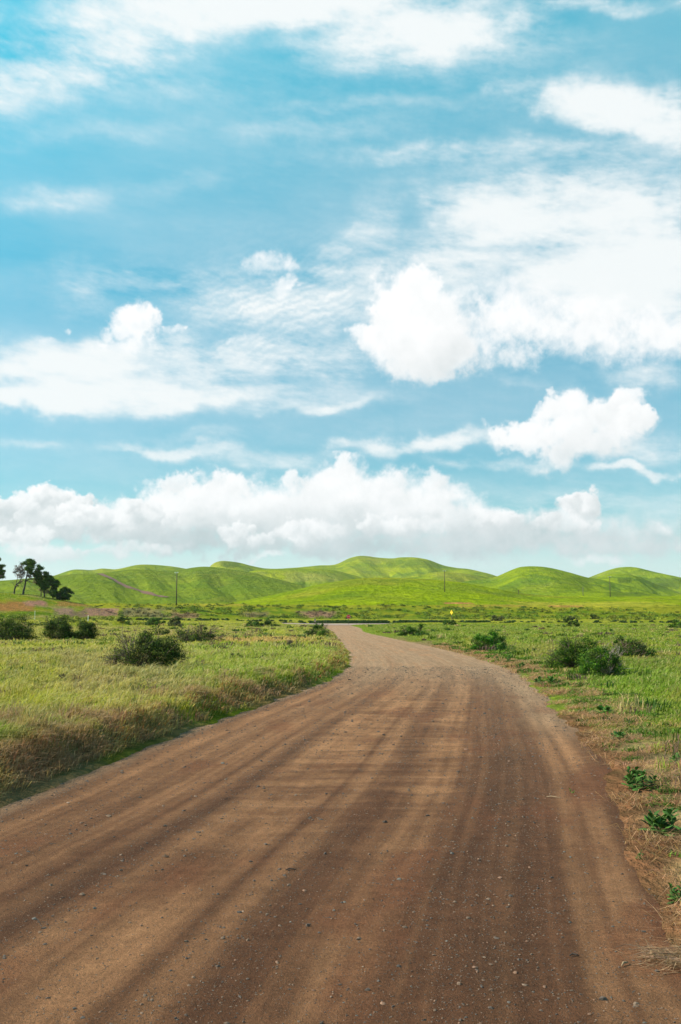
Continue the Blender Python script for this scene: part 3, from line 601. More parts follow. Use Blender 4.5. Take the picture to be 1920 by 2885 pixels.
# ------------------------------------------------------------------ loose stones on the road
def ico():
    p = (1 + 5 ** .5) / 2
    v_ = np.array([(-1, p, 0), (1, p, 0), (-1, -p, 0), (1, -p, 0), (0, -1, p), (0, 1, p), (0, -1, -p), (0, 1, -p), (p, 0, -1), (p, 0, 1), (-p, 0, -1), (-p, 0, 1)]) / math.hypot(1, p)
    f = np.array([(0, 11, 5), (0, 5, 1), (0, 1, 7), (0, 7, 10), (0, 10, 11), (1, 5, 9), (5, 11, 4), (11, 10, 2), (10, 7, 6), (7, 1, 8), (3, 9, 4), (3, 4, 2), (3, 2, 6), (3, 6, 8), (3, 8, 9), (4, 9, 5), (2, 4, 11), (6, 2, 10), (8, 6, 7), (9, 8, 1)])
    return v_, f
IV, IF = ico()
N = 170000
Y = np.exp(rng.uniform(math.log(3.2), math.log(34), N)); T = rng.uniform(-.02, 1.06, N)
dens = .40 + .40 * np.exp(-((T - .78) / .08) ** 2) + .7 * np.exp(-((T - .02) / .06) ** 2) + .35 * np.exp(-((T - .35) / .05) ** 2) + .3 * np.exp(-((T - .57) / .04) ** 2) + .5 * fbm(T * 8, Y * .3, 3, 101)
keep = rng.random(N) < dens; Y = Y[keep]; T = T[keep]; N = len(Y)
X = XL(Y) + (XR(Y) - XL(Y)) * T
S = np.clip(rng.lognormal(math.log(.0031), .56, N), .0018, .020) * np.clip((Y / 9) ** .55, .75, 2.0)
Z = road_relief(T, Y, X)
a = rng.uniform(0, 6.28, N); ca, sa = np.cos(a), np.sin(a)
vv = IV[None] * rng.uniform(.65, 1.3, (N, 12, 1)) * np.stack([rng.uniform(.8, 1.5, N), rng.uniform(.7, 1.1, N), rng.uniform(.45, .8, N)], -1)[:, None]
x2 = vv[..., 0] * ca[:, None] - vv[..., 1] * sa[:, None]; y2 = vv[..., 0] * sa[:, None] + vv[..., 1] * ca[:, None]
VV = np.stack([x2 * S[:, None] + X[:, None], y2 * S[:, None] + Y[:, None], vv[..., 2] * S[:, None] + (Z + S * rng.uniform(-.15, .25, N))[:, None]], -1)
pal = np.array([(.13, .08, .052), (.08, .056, .043), (.14, .09, .06), (.10, .088, .075), (.17, .11, .075), (.06, .047, .040), (.17, .09, .055)])
sc = pal[rng.choice(7, N, p=[.27, .25, .09, .07, .02, .18, .12])] * rng.uniform(.75, 1.25, (N, 1))
me = npmesh('gravel', VV.reshape(-1, 3), [(IF[None] + (np.arange(N) * 12)[:, None, None]).reshape(-1, 3)], np.repeat(sc, 12, 0))
m, t, b, o = mat_new('stone'); t.put(b.inputs['Base Color'], colattr(t)); b.inputs['Roughness'].default_value = .85
tag(link('gravel', me, m), 'loose grey and brown stones strewn over the dirt road', 'gravel', kind='stuff')

# ------------------------------------------------------------------ grass blades
def blades(X, Y, Z, H, Wd, C, lean=(.7, .08), leanv=.42, tipc=None, facing=None):
    n = len(X); a = rng.uniform(0, 6.28, n)
    wx, wy = np.cos(a) * Wd / 2, np.sin(a) * Wd / 2
    g = .5 + .8 * (fbm(X / 1.6, Y / 1.6, 2, 110) + .3)
    lx = (lean[0] * g + rng.normal(0, leanv, n)) * H; ly = (lean[1] + rng.normal(0, leanv, n)) * H
    b0 = np.stack([X, Y, Z - .02], -1); mid = b0 + np.stack([lx * .32, ly * .32, H * .62], -1); tip = b0 + np.stack([lx * 1.15, ly * 1.15, H * np.clip(1 - .35 * np.hypot(lx, ly) / H, .45, 1)], -1)
    wv = np.stack([wx, wy, np.zeros(n)], -1)
    V = np.stack([b0 - wv * .7, b0 + wv * .7, mid - wv, mid + wv, tip], 1).reshape(-1, 3)
    o = np.arange(n)[:, None] * 5
    Q = o + np.array([[0, 1, 3, 2]]); T_ = o + np.array([[2, 3, 4]])
    CC = np.repeat(C[:, None], 5, 1).copy()
    if tipc is not None: CC[:, 4] = tipc; CC[:, 2:4] = .6 * CC[:, 2:4] + .4 * tipc[:, None]
    return V, Q, T_, CC.reshape(-1, 3)
def scatter(n, r0, r1, pw, amin=-.40, amax=.40):
    """radius pdf ~ r^-pw per unit radius"""
    u = rng.random(n)
    if abs(pw - 1) < 1e-6: r = r0 * (r1 / r0) ** u
    else: r = (r0 ** (1 - pw) + u * (r1 ** (1 - pw) - r0 ** (1 - pw))) ** (1 / (1 - pw))
    a = rng.uniform(amin, amax, n)
    return np.sin(a) * r, np.cos(a) * r, r
parts = []
def grass_set(n, r0, r1, pw, hmul=1, tuft=False):
    X, Y, r = scatter(n, r0, r1, pw)
    if tuft: # gather into tufts
        X = X + rng.normal(0, .04, n); Y = Y + rng.normal(0, .04, n)
    d, side = sd_road(X, Y)
    n1 = fbm(X / 1.5, Y / 1.5, 3, 111)
    dens = np.where(side < 0, sst(-.02, .25, d), sst(.05, .9, d + .8 * n1) * .75 + .25 * (d > .05))
    dens = dens * np.where((side > 0) & (Y < 14), sst(.1, 1.9, d + 1.6 * n1) * .9 + .07, 1)
    k = (rng.random(n) < dens) & (d > 0); X = X[k]; Y = Y[k]; r = r[k]; d = d[k]; side = side[k]; n1 = n1[k]; n = len(X)
    Z = heights(X, Y); C = field_color(X, Y, Z)
    hL = .07 + .14 * sst(.25, .9, d) + .14 * n1; hR = .05 + .17 * sst(.6, 3, d) + .06 * n1
    H = np.where(side < 0, hL, hR) * rng.uniform(.55, 1.25, n) * hmul
    H = H * np.where((side < 0) & (Y < 13) & (d < .9), 1.25, 1)
    nc = fbm(X / .45, Y / .45, 2, 171); H = H * np.clip(1 + .9 * nc, .45, 1.8); C = C * np.clip(1 + .35 * fbm(X / .9, Y / .9, 2, 172), .6, 1.4)[:, None]
    H = np.where((side < 0) & (d < .6), np.maximum(H, rng.uniform(.06, .2, n)), H)
    H = np.clip(H, .035, .7) * (1 - .35 * sst(40, 120, r))
    Wd = np.maximum(.0055, r * .00075) * rng.uniform(.7, 1.4, n)
    st = rng.random(n)
    C = C * rng.uniform(.7, 1.3, (n, 1)) * np.where(side < 0, 1.22, 1.2)[:, None]
    fr = (side < 0) & (d < .50 + .7 * n1) & (r < 60) & (rng.random(n) < .48) & (d > .12); C = np.where(fr[:, None], (np.array((.36, .100, .040)) * .70 + STR * .20) * rng.uniform(.35, 1.3, (n, 1)), C)
    dry = (st < .14 + .07 * (side < 0)); C = np.where(dry[:, None], C * .35 + STR * .75 * rng.uniform(.7, 1.15, (n, 1)), C)
    tip = C * .7 + STR * .85 * rng.random((n, 1)) + YGR * .25
    tip = np.where((side < 0)[:, None], tip, C * .9 + STR * .15)
    hd = rng.random(n) < np.where(side < 0, .16, .06); tip = np.where(hd[:, None], np.array((.62, .52, .27)) * rng.uniform(.7, 1.2, (n, 1)), tip)
    rd = (side < 0) & (d < 1.6) & (r < 26) & (fbm(X / 1.1, Y / 1.1, 2, 175) > .08); tip = np.where(rd[:, None], tip * .4 + PNK * .95, tip); C = np.where(rd[:, None], C * .55 + PNK * .35, C)
    parts.append(blades(X, Y, Z, H, Wd, C, tipc=tip))
grass_set(400000, 5.5, 45, 1.15)
grass_set(170000, 30, 150, 1.0)
grass_set(60000, 100, 250, .6)
o5 = 0; Vs, Qs, Ts, Cs = [], [], [], []
for V, Q, T_, C in parts:
    Vs.append(V); Qs.append(Q + o5); Ts.append(T_ + o5); Cs.append(C); o5 += len(V)
tag(link('grass', npmesh('grass', np.vstack(Vs), [np.vstack(Qs), np.vstack(Ts)], np.vstack(Cs)), M_grass), 'wind-bent green and straw coloured grass covering the fields beside the road', 'grass', kind='stuff')
def herbs(n):
    X, Y, r = scatter(n, 8, 190, .95); d, side = sd_road(X, Y); k = (d > .5) & (rng.random(n) < sst(-.25, .3, fbm(X / 7, Y / 9, 3, 180) + .25 * (side < 0))); X, Y, r, side = X[k], Y[k], r[k], side[k]; n = len(X)
    per = 22; ci = np.repeat(np.arange(n), per); m_ = n * per; sz = rng.uniform(.06, .20, n) * np.clip(r / 40, .75, 1.15)
    x = X[ci] + rng.normal(0, 1, m_) * sz[ci]; y = Y[ci] + rng.normal(0, 1, m_) * sz[ci]; kind = rng.choice(5, n, p=[.24, .22, .26, .16, .12])
    pal_ = np.array([PUR * .75, DGR * 1.1, GRN * .75, STR * 1.15, np.array((.26, .30, .04))]); C = pal_[kind][ci] * rng.uniform(.6, 1.4, (m_, 1))
    H = (sz[ci] * rng.uniform(.7, 1.9, m_) + .06) * np.where(kind[ci] == 3, 1.2, 1); return blades(x, y, heights(x, y), H, np.maximum(.008, r[ci] * .0009), C, lean=(.35, .05), leanv=.5, tipc=C * 1.15)
V, Q, T_, CC = herbs(2300)
n_ = 420; Yh = np.exp(rng.uniform(math.log(4.5), math.log(60), n_)); Xh = XR(Yh) + np.abs(rng.normal(.55, .6, n_)) + .12; kh = fbm(Xh / .9, Yh / .9, 2, 195) > -.08; Xh, Yh = Xh[kh], Yh[kh]; ci = np.repeat(np.arange(len(Xh)), 34); m_ = len(ci)
szh = rng.uniform(.025, .075, len(Xh)) * np.clip(Yh / 14, .8, 2); x = Xh[ci] + rng.normal(0, 1, m_) * szh[ci]; y = Yh[ci] + rng.normal(0, 1, m_) * szh[ci]
Ch = np.array((.085, .15, .018)) * rng.uniform(.5, 1.5, len(Xh))[ci][:, None] * rng.uniform(.7, 1.3, (m_, 1)); V2, Q2, T2, C2 = blades(x, y, np.maximum(heights(x, y), 0), szh[ci] * rng.uniform(.5, 1.5, m_) + .02, np.maximum(.009, Yh[ci] * .0011), Ch, lean=(.1, 0), leanv=.8, tipc=Ch * 1.1)
Q = np.vstack([Q, Q2 + len(V)]); T_ = np.vstack([T_, T2 + len(V)]); V = np.vstack([V, V2]); CC = np.vstack([CC, C2])
tag(link('wild_herbs', npmesh('wild_herbs', V, [Q, T_], CC), M_grass), 'dark, purplish and straw coloured herbs dotted through the meadow grass', 'herbs', kind='stuff')
# dead straw lying along the right road edge
n = 90000; Y = np.exp(rng.uniform(math.log(3.6), math.log(60), n)); d0 = np.abs(rng.normal(.5, .8, n)) * np.where(Y < 12, 1.3, .7) - .25 * rng.random(n); X = XR(Y) + d0
cl = fbm(X / .8, Y / .8, 3, 120); k = (rng.random(n) < sst(-.1, .3, cl) * np.where(Y > 13, .75, 1)) & ((sd_road(X, Y)[0] > .02) | (rng.random(n) < .34)) & (sd_road(X, Y)[0] > -.28 - .5 * rng.random(n) ** 3); X, Y, d0 = X[k], Y[k], d0[k]; n = len(X); Z = np.maximum(heights(X, Y), -.005)
C = (np.array((.50, .285, .155)))[None] * rng.uniform(.4, 1.3, (n, 1)) + rng.normal(0, .015, (n, 3)); C = np.clip(C, .03, .8)
V, Q, T_, CC = blades(X, Y, Z + .015, rng.uniform(.04, .13, n), np.maximum(.0035, Y * .0005), C, lean=(.3, -.2), leanv=1.9)
tag(link('straw', npmesh('straw', V, [Q, T_], CC), M_grass), 'matted dry straw and dead weeds along the right road edge', 'straw', kind='stuff')

# ------------------------------------------------------------------ leaves and shrubs
def leaves(n, cen, nrm, size, col, colv=.3, slim=.5):
    a = rng.normal(size=(n, 3)); u = np.cross(nrm, a); u /= np.linalg.norm(u, axis=1)[:, None] + 1e-9
    v_ = np.cross(nrm, u); s = size * rng.uniform(.6, 1.3, n)
    u = u * s[:, None]; v_ = v_ * (s * slim)[:, None]
    V = np.stack([cen - u, cen - v_ + nrm * (s * .15)[:, None], cen + u, cen + v_ + nrm * (s * .15)[:, None]], 1).reshape(-1, 3)
    Q = np.arange(n)[:, None] * 4 + np.array([[0, 1, 2, 3]])
    C = np.asarray(col) * rng.uniform(1 - colv, 1 + colv, (n, 1)); C = np.repeat(C, 4, 0)
    return V, Q, C
G_DARK = np.array((.034, .062, .005)); G_MID = np.array((.034, .086, .004)); G_LUSH = np.array((.034, .125, .006)); G_OLIVE = np.array((.075, .088, .022)); G_BROWN = np.array((.095, .070, .045))
def shrub(name, base, wid, hei, label, col, group, leaf=.06, n=4500, bare=0.0, bareside=0, lobes=None, cat='shrub', twigc=(.14, .095, .075), col2=None, dep=None):
    base = np.asarray(base, float); base = base + np.array([0, 0, -.03])
    root = empty(name, tuple(base), label, cat, group)
    dep = dep or wid * .8
    nb = int(np.clip(n / 130, 18, 110))
    ph = rng.uniform(0, 6.28, nb); th = np.arccos(rng.uniform(.0, 1, nb)); rad = rng.uniform(.45, 1.0, nb) ** .7
    cx = np.sin(th) * np.cos(ph); cy = np.sin(th) * np.sin(ph); cz = np.cos(th)
    lump = 1 + .55 * fbm(cx * 1.3 + base[0], cy * 1.3 + cz * 1.7 + base[1], 2, 130)
    if lobes is not None:
        li = rng.integers(0, len(lobes), nb); L = np.array(lobes)[li]
        pos = np.stack([(L[:, 0] + cx * rad * L[:, 2]) * wid / 2, cy * rad * dep / 2 * L[:, 2] * 1.3, (L[:, 1] + cz * rad * L[:, 3]) * hei], -1)
    else:
        pos = np.stack([cx * rad * lump * wid / 2 * .9, cy * rad * lump * dep / 2 * .9, .06 * hei + cz * rad * lump * hei * .80], -1)
    cr = rng.uniform(.10, .21, nb) * (wid * hei) ** .5
    upw = (rng.random(nb) < .18) & (cz > .3); pos[upw, 2] *= 1.12; cr[upw] *= .6
    isb = rng.random(nb) < np.clip(bare + bareside * pos[:, 0] / (wid / 2) * .9, 0, .97)
    per = np.where(isb, rng.integers(4, 24, nb), int(n / nb * 1.15)); ci = np.repeat(np.arange(nb), per); m_ = len(ci)
    dirn = rng.normal(size=(m_, 3)); dirn[:, 2] = dirn[:, 2] * .9 + .25; dirn /= np.linalg.norm(dirn, axis=1)[:, None]
    rr = rng.uniform(.45, 1.05, m_) * (1 + .7 * rng.random(m_) * (rng.random(m_) < .16))
    rr = rr * (1 + .3 * perlin(dirn[:, 0] * 2.2 + ci * 3.1, dirn[:, 2] * 2.2 + ci * 1.7))
    cen = pos[ci] + dirn * (cr[ci] * rr)[:, None] * np.array([1.1, 1.1, .85]); cen[:, 2] = np.maximum(cen[:, 2], .02 + rng.random(m_) * .06)
    nr = dirn * 1.2 + rng.normal(0, .45, (m_, 3)); nr /= np.linalg.norm(nr, axis=1)[:, None]
    cc_ = np.tile(np.asarray(col), (m_, 1)) * rng.uniform(.65, 1.3, nb)[ci][:, None]
    c2 = np.asarray(col2 if col2 is not None else G_OLIVE * 1.1); mixk = (rng.random(nb) < .25)[ci]; cc_ = np.where(mixk[:, None], cc_ * .45 + c2 * .55, cc_)
    yl = rng.random(m_) < .42 * sst(.0, .8, dirn[:, 2] - .35 * dirn[:, 0]); cc_ = np.where(yl[:, None], cc_ * 1.6 + np.array((.075, .082, .002)), cc_)   # fresh growth, plus sunlight painted onto leaves facing up and left
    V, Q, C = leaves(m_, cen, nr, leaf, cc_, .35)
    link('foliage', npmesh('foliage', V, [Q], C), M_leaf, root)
    sb = MB()
    ns = min(nb, 70); pick = rng.permutation(nb)[:ns]
    pick = np.concatenate([pick[isb[pick]], pick[~isb[pick]]])
    for q in pick:
        e = pos[q] + rng.normal(0, .03, 3) * wid; e[2] = max(e[2], .08) + cr[q] * .4
        st = np.array([e[0] * .12, e[1] * .12, 0]); midp = st * .45 + e * .55 + np.array([e[0] * .10, e[1] * .10, -.12 * e[2]]) + rng.normal(0, .02, 3) * wid
        w0 = .012 * max(1, wid / 2); sb.tube([st, st * .6 + midp * .4 + rng.normal(0, .01, 3) * wid, midp, e], [w0, w0 * .75, w0 * .5, w0 * .16], 5, np.array(twigc) * rng.uniform(.6, 1.3))
        for _ in range(11 if isb[q] else 1):
            f = rng.uniform(.35, 1); p0 = midp * (1 - f) + e * f; dd = (e - st) * rng.uniform(.12, .34) + rng.normal(0, .07, 3) * wid; dd[2] = abs(dd[2])
            sb.tube([p0, p0 + dd * .5 + rng.normal(0, .01, 3), p0 + dd], [w0 * .5, w0 * .42, w0 * .25], 4, np.array(twigc) * rng.uniform(.6, 1.5), cap=False)
    sb.build('stems', M_twig, root)
    return root
def S(x0, x1, yt, yb, label, col, leafpx=1.7, n=None, group='shrubs dotted over the meadow', **kw):
    c = at((x0 + x1) / 2, yb); D = math.hypot(c[0], c[1]); wid = (x1 - x0) / F * D; hei = (yb - yt) / F * D
    c = c + np.array([0, wid * .22, 0]) * (D < 60); c[2] = float(heights(c[:1], c[1:2])[0])
    leaf = max(.022, leafpx * D / F)
    if n is None: n = int(np.clip((x1 - x0) * (yb - yt) * 1.4, 900, 12000))
    return shrub(kw.pop('name', 'shrub'), c, wid, hei, label, col, group, leaf=leaf, n=n, **kw)
S(-50, 96, 1730, 1805, 'dark green shrub cut off by the left photo edge, front row of the left meadow', G_DARK, n=11000)
S(112, 214, 1735, 1803, 'broad dark green shrub with a brownish bare middle, second from the left edge', G_DARK, n=11000, bare=.18)
S(208, 275, 1743, 1803, 'dark green narrower shrub touching the broad brown-centred shrub on its right', G_DARK, n=8000)
S(329, 360, 1735, 1752, 'small distant dark shrub left of the rounded pair below the left utility pole', G_DARK)
S(407, 471, 1734, 1762, 'smooth rounded deep green shrub, left one of a pair below the left utility pole', G_MID, n=3200)
S(467, 521, 1736, 1764, 'yellowish green rounded shrub, right one of a pair below the left utility pole', G_OLIVE, n=2600)
S(485, 632, 1762, 1812, 'wide brownish half-bare shrub behind the big twiggy bush on the left', G_DARK * 1.1, n=8000, bare=.38, twigc=(.12, .08, .06), col2=G_BROWN)
S(283, 503, 1776, 1888, 'largest left meadow shrub, bare twigs on its left side, dense dark green on its right', G_DARK * .75 + G_OLIVE * .35, leafpx=2.0, n=20000, bare=.28, bareside=-.75, lobes=[(-.55, .05, .45, .62), (.1, .1, .48, .82), (.55, .05, .45, .85), (.3, .25, .5, .75)], twigc=(.15, .105, .08))
S(693, 783, 1741, 1766, 'low wide green shrub by the far end of the left meadow, left of the junction', G_MID, n=2800)
S(852, 936, 1756, 1792, 'shrub at the left road edge before the junction, brown twigs on its right', G_MID, n=3600, bare=.25, bareside=.5, col2=G_BROWN)
S(1114, 1216, 1759, 1791, 'wide low green shrub just right of the road bend', G_MID, n=3600, col2=G_BROWN)
S(1241, 1285, 1743, 1761, 'small far shrub at the foot of the yellow diamond sign', G_MID)
S(1382, 1424, 1730, 1749, 'small far olive brown shrub right of the yellow diamond sign', G_OLIVE * .8, bare=.2)
S(1585, 1634, 1731, 1754, 'far dark shrub with a twiggy top, behind a lower green one on the right', G_DARK, bare=.3)
S(1590, 1637, 1746, 1765, 'low dark green shrub in front of a twiggy one, far right meadow', G_DARK, n=1800)
S(1662, 1692, 1731, 1744, 'tiny far dark shrub below the right utility pole', G_DARK)
S(1709, 1717, 1738, 1742, 'tiniest far shrub, a dark dot right of the right utility pole', G_DARK, n=250)
S(1872, 1965, 1746, 1770, 'far green shrub cut off by the right photo edge', G_MID)
S(1330, 1442, 1784, 1833, 'lush bright green rounded shrub near the right road edge', G_LUSH, n=13000, twigc=(.22, .14, .11))
S(1549, 1722, 1791, 1886, 'large green shrub on the right, back and tallest of the overlapping group', G_MID * .95, leafpx=2.1, n=19000, bare=.02, bareside=-.35)
S(1640, 1770, 1822, 1908, 'lush low shrub in front of the tallest right hand one, grey twigs at its foot', G_MID * .6 + G_LUSH * .35, leafpx=2.1, n=13000, bare=.12, bareside=.35, twigc=(.28, .22, .19))
S(1718, 1850, 1790, 1862, 'reddish brown twiggy shrub with green right side, rightmost of the overlapping group', G_MID, leafpx=2.0, n=10000, bare=.36, bareside=-.5, twigc=(.20, .13, .10), col2=G_BROWN)
S(778, 852, 1797, 1826, 'grey brown dry weedy clump in the grass left of the road bend', G_BROWN, n=900, bare=.7, twigc=(.13, .10, .075), cat='weeds', name='dry_bush')
S(640, 688, 1836, 1864, 'row of upright dark weeds in the middle of the left meadow', G_DARK * 1.3, n=500, bare=.5, twigc=(.06, .06, .03), cat='weeds', name='weed_clump')
S(712, 757, 1838, 1866, 'small dark spiky weed clump right of the upright weed row', G_DARK * 1.3, n=500, bare=.4, twigc=(.06, .06, .03), cat='weeds', name='weed_clump')
S(160, 185, 1895, 1925, 'tiny bare dead twig bush near the left photo edge', G_BROWN, n=60, bare=.95, twigc=(.08, .06, .05), cat='twigs', name='dead_bush')

# scrub covering the embankment behind the cross road and the foot of the mound
def scrub():
    Vs, Qs, Cs, o = [], [], [], 0
    n = 1900; px = rng.uniform(-80, 2000, n); r = rng.uniform(252, 296, n)
    dd = np.array([pxdir(p, 1700) for p in px]); h = np.hypot(dd[:, 0], dd[:, 1]); X = dd[:, 0] / h * r; Y = dd[:, 1] / h * r
    n2 = 160; px2 = rng.uniform(-60, 420, n2); r2 = rng.uniform(172, 192, n2); dd = np.array([pxdir(p, 1700) for p in px2]); h = np.hypot(dd[:, 0], dd[:, 1])
    X = np.concatenate([X, dd[:, 0] / h * r2]); Y = np.concatenate([Y, dd[:, 1] / h * r2]); Z = heights(X, Y); C = field_color(X, Y, Z)
    k = rng.random(len(X)) < sst(-.3, .25, fbm(X / 12, Y / 6, 3, 140)); X, Y, Z, C = X[k], Y[k], Z[k], C[k]; n = len(X)
    n3 = 900; px3 = np.concatenate([rng.uniform(895, 1090, 330), rng.uniform(1125, 1260, 200), rng.uniform(1300, 1380, 50), rng.uniform(-50, 1950, 320)]); dd = np.array([pxdir(p, 1700) for p in px3]); X3 = dd[:, 0] / dd[:, 1] * 238; Y3 = CR1(X3) + rng.uniform(.3, 1.2, n3); X3 = dd[:, 0] / dd[:, 1] * Y3
    X = np.concatenate([X, X3]); Y = np.concatenate([Y, Y3]); Z = np.concatenate([Z, heights(X3, Y3)]); C = np.concatenate([C, np.tile(np.array((.03, .06, .012)), (n3, 1))]); n = len(X); nrow = n3  # dark leaf row paints in the shadow under the far grass bank
    per = 34; ci = np.repeat(np.arange(n), per); m_ = len(ci); d = rng.normal(size=(m_, 3)); d[:, 2] = np.abs(d[:, 2]); d /= np.linalg.norm(d, axis=1)[:, None]
    sz = rng.uniform(.35, 1.15, n); sz[-nrow:] = rng.uniform(.22, .5, nrow); cen = np.stack([X, Y, Z], -1)[ci] + d * (sz[ci] * rng.uniform(.4, 1, m_))[:, None] * np.array([1.4, 1, .75])
    nr = d + rng.normal(0, .5, (m_, 3)); nr /= np.linalg.norm(nr, axis=1)[:, None]
    pinky = C[:, 0] > C[:, 1] * 1.1
    base = np.where(pinky[:, None], C * .9, C * .85 + np.array((.03, .07, .012)) * .3) * rng.uniform(.6, 1.4, (n, 1))
    return leaves(m_, cen, nr, .22, base[ci], .3)
V, Q, C = scrub()
tag(link('scrub', npmesh('scrub', V, [Q], C), M_leaf), 'low green and reddish scrub covering the embankment beyond the crossing road', 'scrub', kind='stuff')

# broad leaved weeds at the right road edge
def weed(px, py, wpx, hpx, label, n=26, col=(.048, .110, .018), name='leafy_weed'):
    c = at(px, py); D = math.hypot(c[0], c[1]); wd = wpx / F * D; hh = hpx / F * D
    root = empty(name, tuple(c), label, 'weed', 'broad leaved weeds along the right road edge')
    n = int(n * 1.5); mb = MB(); ns = max(2, n // 10)
    for s in range(ns):
        bx, by = rng.normal(0, wd * .2, 2); top = np.array([bx + rng.normal(0, wd * .12), by + rng.normal(0, wd * .1), hh * rng.uniform(.5, .95)])
        st = MB(); st.tube([(bx, by, -.02), tuple((np.array([bx, by, 0]) + top) / 2 + rng.normal(0, .01, 3)), tuple(top)], [.005, .004, .002], 5, (.09, .13, .03)); st.build('stem', M_twig, root)
        for q in range(n // ns):
            f = (q + .5) / (n // ns); p = np.array([bx, by, 0]) * (1 - f) + top * f; a = q * 2.4 + s; L = (.44 - .18 * f) * max(wd, hh) * rng.uniform(.7, 1.2); el = R(15 + 55 * f) + rng.normal(0, .2)
            d = np.array([math.cos(a) * math.cos(el), math.sin(a) * math.cos(el), math.sin(el)]); sdv = np.array([-math.sin(a), math.cos(a), 0]); up = np.cross(sdv, d)
            V = []; w_ = L * .27
            for tt, ww in ((0, .15), (.3, .8), (.6, 1), (.85, .55)):
                dr = p + d * L * tt - np.array([0, 0, 1]) * L * .35 * tt * tt
                V += [dr - sdv * w_ * ww + up * w_ * .3 * ww, dr, dr + sdv * w_ * ww + up * w_ * .3 * ww]
            V.append(p + d * L - np.array([0, 0, 1]) * L * .35)
            Q = [(3 * i + j, 3 * i + j + 1, 3 * i + j + 4, 3 * i + j + 3) for i in range(3) for j in range(2)]
            mb.add(V, Q, [(9, 10, 12), (10, 11, 12)], np.array(col) * rng.uniform(.6, 1.5))
    mb.build('leaves', M_leaf, root)
    return root
weed(1806, 2222, 74, 54, 'tall dark green leafy weed standing at the right road edge, topmost of the large ones', 60)
weed(1872, 2345, 100, 62, 'widest leafy green weed at the right photo edge, below the tall dark one', 72)
weed(1915, 2538, 60, 44, 'low leafy weed cut off by the right photo edge, nearest the viewer', 26)
weed(1601, 2190, 18, 12, 'tiny green seedling on bare gravel, farther of two at the right', 8)
weed(1600, 2250, 30, 26, 'small thin green sprout on bare gravel, nearer of two near the right road edge', 14, (.09, .15, .03))
weed(1512, 1928, 44, 22, 'low dark leafy weed at the right road edge, left one of a pair', 26)
weed(1556, 1930, 44, 26, 'low dark leafy weed before the big right shrubs, right one of a pair', 26)
weed(1460, 1884, 26, 16, 'small dark weed in orange straw below the lush rounded shrub, nearest the road', 16)
weed(1480, 1880, 26, 14, 'small dark weed in orange straw, just right of a similar one', 16)
weed(1434, 1866, 26, 16, 'small weed in orange straw right below the lush rounded shrub', 16)
weed(1400, 1858, 20, 10, 'tiniest weed in the orange straw strip under the lush rounded shrub', 10)
weed(1755, 2085, 60, 22, 'low spreading weed in the straw beyond the tall dark weed', 30, (.06, .14, .025))
weed(1700, 2015, 70, 24, 'low bright weed patch in the straw where the right meadow begins', 30, (.06, .15, .02))
weed(1885, 2150, 50, 24, 'low green weed in straw at the right photo edge above the tall dark weed', 24, (.06, .14, .025))
weed(1806, 2420, 22, 26, 'thin upright sprout in the bare ground at the right, below the widest weed', 10, (.07, .13, .03))
# straw tussock, bottom right
c = at(1925, 2712); root = empty('straw_tussock', tuple(c), 'dry straw tussock with sticks lying at the bottom right of the road edge', 'tussock')
n = 420; a = rng.normal(R(175), .8, n); L = rng.uniform(.06, .26, n) * .8; el = rng.uniform(.05, .7, n); mb = MB()
for q in range(n):
    p = np.array([rng.normal(0, .08), rng.normal(0, .07), .0]); d = np.array([math.cos(a[q]) * math.cos(el[q]), math.sin(a[q]) * math.cos(el[q]) * .8, math.sin(el[q])]); s_ = np.array([-math.sin(a[q]), math.cos(a[q]), 0]) * .0016
    e = p + d * L[q]; e[2] -= .3 * L[q]; e[2] = max(e[2], .006); mpt = p + d * L[q] * .55; mpt[2] = max(mpt[2], .01)
    mb.add([p - s_, p + s_, mpt + s_, mpt - s_, e], [(0, 1, 2, 3)], [(3, 2, 4)], TAN * rng.uniform(.5, 1.3))
mb.build('straw_blades', M_grass, root)
sb = MB()
for q in range(9):
    p0 = np.array([rng.uniform(-.12, .15), rng.uniform(-.12, .16), .012]); ang = rng.normal(R(170), .5); L_ = rng.uniform(.12, .26); d = np.array([math.cos(ang), math.sin(ang), 0]) * L_
    sb.tube([p0, p0 + d * .35 + rng.normal(0, .012, 3) * (1, 1, 0) + (0, 0, .02), p0 + d * .7 + rng.normal(0, .012, 3) * (1, 1, 0) + (0, 0, .02), p0 + d + (0, 0, .004)], [.0034, .003, .0024, .001], 5, np.array((.20, .12, .08)) * rng.uniform(.5, 1.4))
sb.build('sticks', M_twig, root)
# a few lying twigs on the road
for (px, py, lp, an, lab) in ((820, 2492, 30, 4, 'short dark twig lying on the dirt road left of centre'), (1620, 2742, 26, 0, 'dark flat bark piece lying on the road at the bottom right'), (1560, 2272, 38, -8, 'pale straw stalk lying on gravel right of centre'), (1762, 2755, 36, 20, 'curled dry leaf stalk near the straw tussock')):
    c = at(px, py); D = math.hypot(c[0], c[1]); L_ = lp / F * D; tb = MB(); an = R(an)
    d = np.array([math.cos(an), math.sin(an) * 3, 0]); d = d / np.linalg.norm(d) * L_ / 2; c[2] = float(road_relief(np.array([(c[0] - XL(c[1])) / (XR(c[1]) - XL(c[1]))]), c[1:2], c[0:1])[0]) + .006
    tb.tube([-d, -d * .3 + (0, .006, .008), d * .4 + (0, -.004, .006), d], [.003, .0055, .005, .002], 6, (.30, .20, .12) if 'pale' in lab or 'curled' in lab else (.05, .035, .028))
    o = tb.build('twig', M_twig); o.location = c; tag(o, lab, 'twig')

